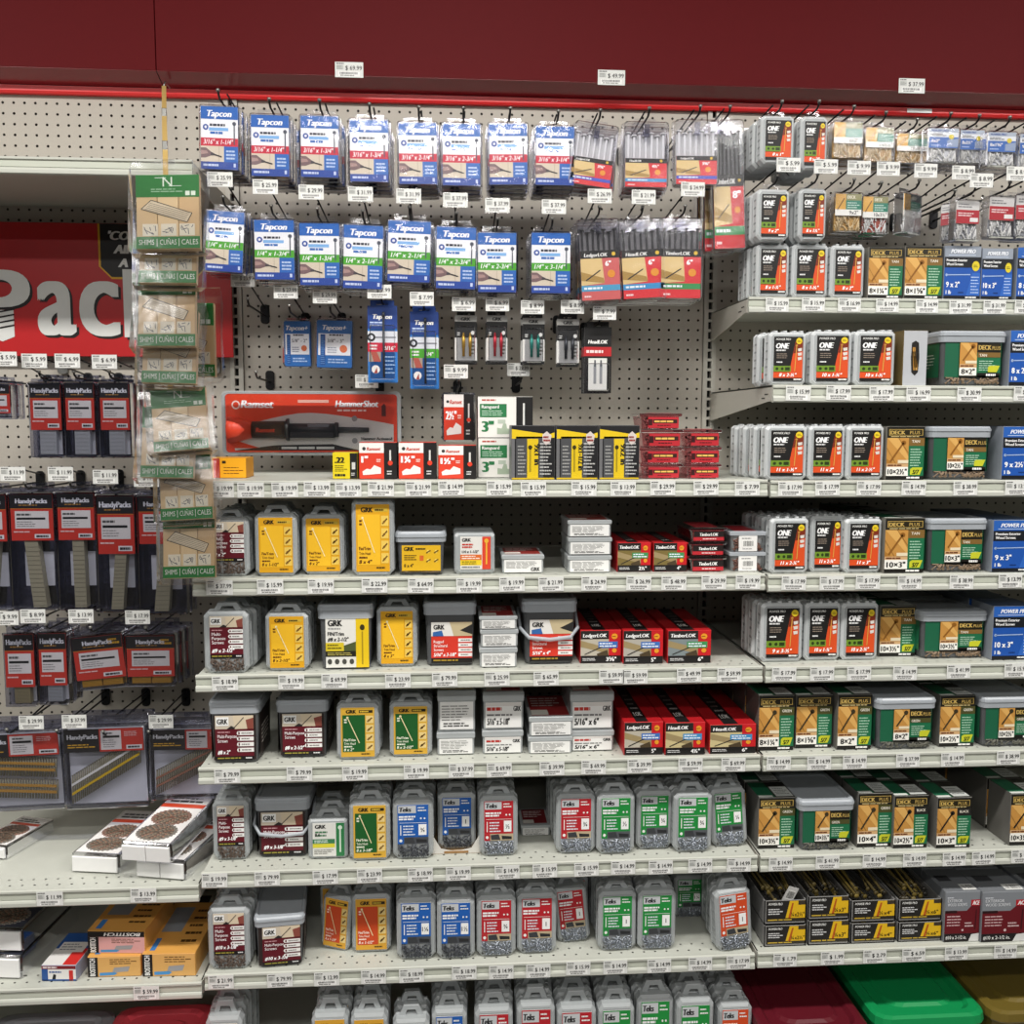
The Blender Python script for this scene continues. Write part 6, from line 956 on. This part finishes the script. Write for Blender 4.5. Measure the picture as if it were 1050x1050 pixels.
Yb, zb1 = deskbox(bx(d_bost, (), .125, .045, .17, 'd9a050', 'd9a050', 'bostitch'), 'orange staple carton under the black-banded one', 90, 145, 981, 1001.5, z6, -.02)
deskbox(bx(d_bost2, (), .135, .085, .17, 'd9a050', 'd9a050', 'bostitch'), 'black-banded pink and orange staple carton on another', 89.5, 150, 955, 981, zb1 + .001, -.08, Yb + .012)
deskbox(bx(d_bost, (), .125, .05, .22, 'd9a050', 'd9a050', 'bostitch'), 'orange staple carton lying by the shelf end', 146, 201, 978, 1001, z6, -.04)
m = MB()
cart(carton(lambda lb: (lb.r(0, 0, 1, 1, '1d1c1b', 1), lb.t('BOSTITCH', .1, .4, .2, 'b9b9b6', 3, 'l', .8, .05, .2)), (), .17, .1, .05, '2a2826', '2a2826'), 'black staple carton at the back of lower left-bay shelf', 6, 165, 214, 935, 965, 'L', 0, Y=.33, name='staple_carton', row='lower left-bay back')
deskbox(bx(d_small, (), .085, .035, .13, '8f95ad', 'e0dedb', 'small'), 'small white, red and blue staple box', 42.5, 79, 990, 1006, z6, -.06, None, 'staple_carton')
cz = z6
for i in range(2):
    q = onz(-6, 1004, z6); inst(tmpl(t_coil, .12, .25, .05, False, True), 'coil_nail_clamshell', Matrix.Translation((q.x, max(q.y, .02) + i * .012, cz + .001)) @ Matrix.Rotation(-.12, 4, 'Z'), 'nail pack', dict(label=['smoky coil nail clamshell, lower of a pair by the frame', 'smoky coil nail clamshell, upper of a pair by the frame'][i], x=-6, row='coil', k=0)); cz += .055
# shim packs on their clip strip
o = thing('clip_strip', tuple(P(168, 88, .40)), 'tan clip strip hung from the header beside the uprights', 'clip strip'); base = P(168, 88, .40); m = MB()
pts = [P(168, 88, .40), P(168.5, 125, .16), P(169.5, 162, -.012), P(172, 300, -.012), P(176, 450, -.012), P(182, 590, -.012)]
for a, b in zip(pts, pts[1:]):
    a, b = a - base, b - base; m.loft([[(p.x + s * .005, p.y + e, p.z) for s, e in ((-1, 0), (1, 0), (1, .001), (-1, .001))] for p in (a, b)], 'b79a5c')
child('strip', m, o)
for px, py, Y in ((168.2, 118, .2), (169, 152, .03)):
    q = P(px, py, Y) - base; m = MB(); m.box(q.x - .004, q.x + .006, q.y - .004, q.y + .002, q.z - .014, q.z + .014, METAL, .001); child('spring_clip', m, o)
m = MB(); wire(m, [(0, .0, 0), (0, .01, .012), (0, .05, .012)], .002, METAL); child('hanger', m, o)
SH = [(128, 210, 163, 262, -.03), (134, 208, 199, 297, .0), (132, 206, 264, 362, -.01), (139, 209, 303, 400, .02), (143, 214, 385, 468, -.08), (138, 206, 402, 497, .02), (153, 220, 445, 540, -.05), (158, 225, 505, 600, -.02)]
SHL = ['topmost bag of wooden shims on the clip strip', 'second bag of shims, mostly covered, below the topmost', 'third bag of shims, drawing visible, on the clip strip', 'fourth bag of shims, lower half visible, above tilted one', 'fifth bag of shims, tilted, halfway down the strip', 'sixth bag of shims, tucked below the tilted bag', 'seventh bag of shims, above the lowest', 'lowest bag of wooden shims on the clip strip']
YY = -.05; TH = .16; W, H, D = .155, .2, .022
for i in range(7, -1, -1):
    x0, x1, yt, yb, ry = SH[i]
    if i < 7: YY -= max(0, .029 - (SH[i + 1][3] - yb) * .00198 * math.tan(TH))
    a, b = P(x0, yb, YY - .03), P(x1, yb, YY - .03); zt, z0 = P((x0 + x1) / 2, yt, YY).z, P((x0 + x1) / 2, yb, YY - .03).z
    inst(tmpl(t_shims, i % 3, W, H, D), 'shim_bag', Matrix.Translation(((a.x + b.x) / 2, YY, zt)) @ Matrix.Rotation(ry, 4, 'Y') @ Matrix.Rotation(-TH, 4, 'X') @ Matrix.Translation((0, 0, -(zt - z0))) @ Matrix.Diagonal(((b.x - a.x) / W, 1, (zt - z0) / H, 1)), 'wood shims', dict(label=SHL[i], x=x0, row='shims', k=0, group='bags of wooden shims'))
q = P(203, 345, -.0); inst(tmpl(t_shims, 1), 'shim_bag', Matrix.Translation((P(190, 390, 0).x, .002, P(190, 392, .0).z)) @ Matrix.Diagonal((.95, .8, .95, 1)), 'wood shims', dict(label='shim bag behind the others, peeking out beside the sign', x=200, row='shims', k=0, group='bags of wooden shims'))
# tags stuck on the header
for px, py, pr in ((358, 71.5, '69.99'), (627, 79.5, '49.99'), (935, 88, '37.99')):
    q = P(px, py, .4085); ob = bpy.data.objects.new('header_price_tag', tagmesh('$ ' + pr)); COL.objects.link(ob); ob.location = q; ob.scale = (1.25, 1, 1.15); ob['category'] = 'price tag'; ob['label'] = f"white price tag stuck on the red header reading {pr}"; ob['group'] = 'price tags on the header'
m = MB(); m.box(-.033, .033, 0, .001, -.005, .005, 'f0f0ee'); q = P(943, 113.5, .468); single('blank_label', m, 'blank white label on the red rail', 'label', loc=q)
# ------------------------------------------------------------------ descriptions
def ordn(i): return ORD[i] if i < len(ORD) else f"{i + 1}th"
rows = {}
for r in REC:
    if not r.get('label') and not r.get('hook'): rows.setdefault((r['row']), []).append(r)
def nw(s): return len([w for w in __import__('re').findall(r"[A-Za-z0-9][A-Za-z0-9'\u2019-]*", s)])
SHORT = lambda row: row.replace(' hook row of ', ' hooks, ').replace('-bay shelf', ' bay')
for row, rs in rows.items():
    looks = {}
    for r in rs: looks.setdefault((r['look'], r['k'], r['stack'][0] if r['stack'] else 0), []).append(r)
    cols = sorted({r['x'] for r in rs})
    for r in rs:
        c = ordn(cols.index(r['x'])); o = r['root']; same = looks[(r['look'], r['k'], r['stack'][0] if r['stack'] else 0)]
        piles = sorted({q['x'] for q in rs if q['look'] == r['look']})
        if r['k'] == 0 and not r['stack']:
            o['label'] = f"{r['look']}, {SHORT(row)}" if len(same) == 1 else f"{r['look']}, {c} column, {SHORT(row)}"
            o['group'] = f"{o['category']}s, {row}"
        elif r['stack']:
            i, n = r['stack']; w = '' if n == 1 else (', top of pile' if i == n - 1 else (', bottom of pile' if i == 0 else f", {['', 'second', 'third', 'fourth'][i]} up in pile"))
            if len(piles) > 1: w += f" {['one', 'two', 'three'][piles.index(r['x'])]}"
            o['label'] = f"{r['look']}{w}, {SHORT(row)}"; o['group'] = f"{o['category']} piles, {row}"
        else:
            lk = {'screw_clamshell': 'frosted clamshell', 'anchor_screw_pack': 'blue anchor pack', 'structural_screw_pack': 'clear screw pack'}.get(o.name.split('.')[0], o.name.split('.')[0].replace('_', ' '))
            o['label'] = f"{lk}, {ordn(r['k'] - 1)} behind the front one, {c} column, {SHORT(row)}"; o['group'] = f"{o['category']}s queued behind, {row}"
    for r in rs:
        if nw(r['root']['label']) > 16: print('LONG', nw(r['root']['label']), r['root']['label'])
for r in REC:
    if r.get('label'): r['root']['label'] = r['label']
    if r.get('group'): r['root']['group'] = r['group']
hk = {}
for r in REC:
    if r.get('hook'): hk.setdefault(r['row'], []).append(r)
for row, rs in hk.items():
    for i, r in enumerate(sorted(rs, key=lambda q: q['x'])):
        r['root']['label'] = f"steel peg hook {'with price tag ' + r['price'] if r['price'] else 'without tag'}, {ordn(i)} from the left, {SHORT(row)}"; r['root']['group'] = 'peg hooks, ' + row
tg = {}
for t in TAGS: tg.setdefault(t[2], []).append(t)
for row, ts in tg.items():
    for i, (o, pr, _, px) in enumerate(sorted(ts, key=lambda q: q[3])): o['label'] = f"price tag reading {pr}, {ordn(i)} from the left on {row} edge"; o['group'] = 'price tags, ' + row
# ------------------------------------------------------------------ light: ceiling fluorescents of the aisle, dim store beyond
def lamp(x, y, z, sx, sy, e, col=(1, .97, .93), rot=(0, 0, 0)):
    l = bpy.data.lights.new('ceiling_light', 'AREA'); l.shape = 'RECTANGLE'; l.size = sx; l.size_y = sy; l.energy = e; l.color = col
    o = bpy.data.objects.new('ceiling_light', l); COL.objects.link(o); o.location = (x, y, z); o.rotation_euler = rot
for x in (-2.2, 0, 2.2): lamp(x, -1.25, 3.3, 1.3, .2, 62); lamp(x, -3.2, 3.35, 1.3, .25, 34); lamp(x, -5.6, 3.4, 1.4, .3, 40)
w = bpy.data.worlds.new('store'); w.use_nodes = True; w.node_tree.nodes['Background'].inputs[0].default_value = (.8, .82, .85, 1); w.node_tree.nodes['Background'].inputs[1].default_value = .07; sc.world = w
vs = sc.view_settings; vs.view_transform = 'Standard'; vs.look = 'None'; vs.gamma = 1; vs.use_curve_mapping = False; vs.exposure = -0.14
sc.cycles.transparent_max_bounces = 24; sc.cycles.max_bounces = 6
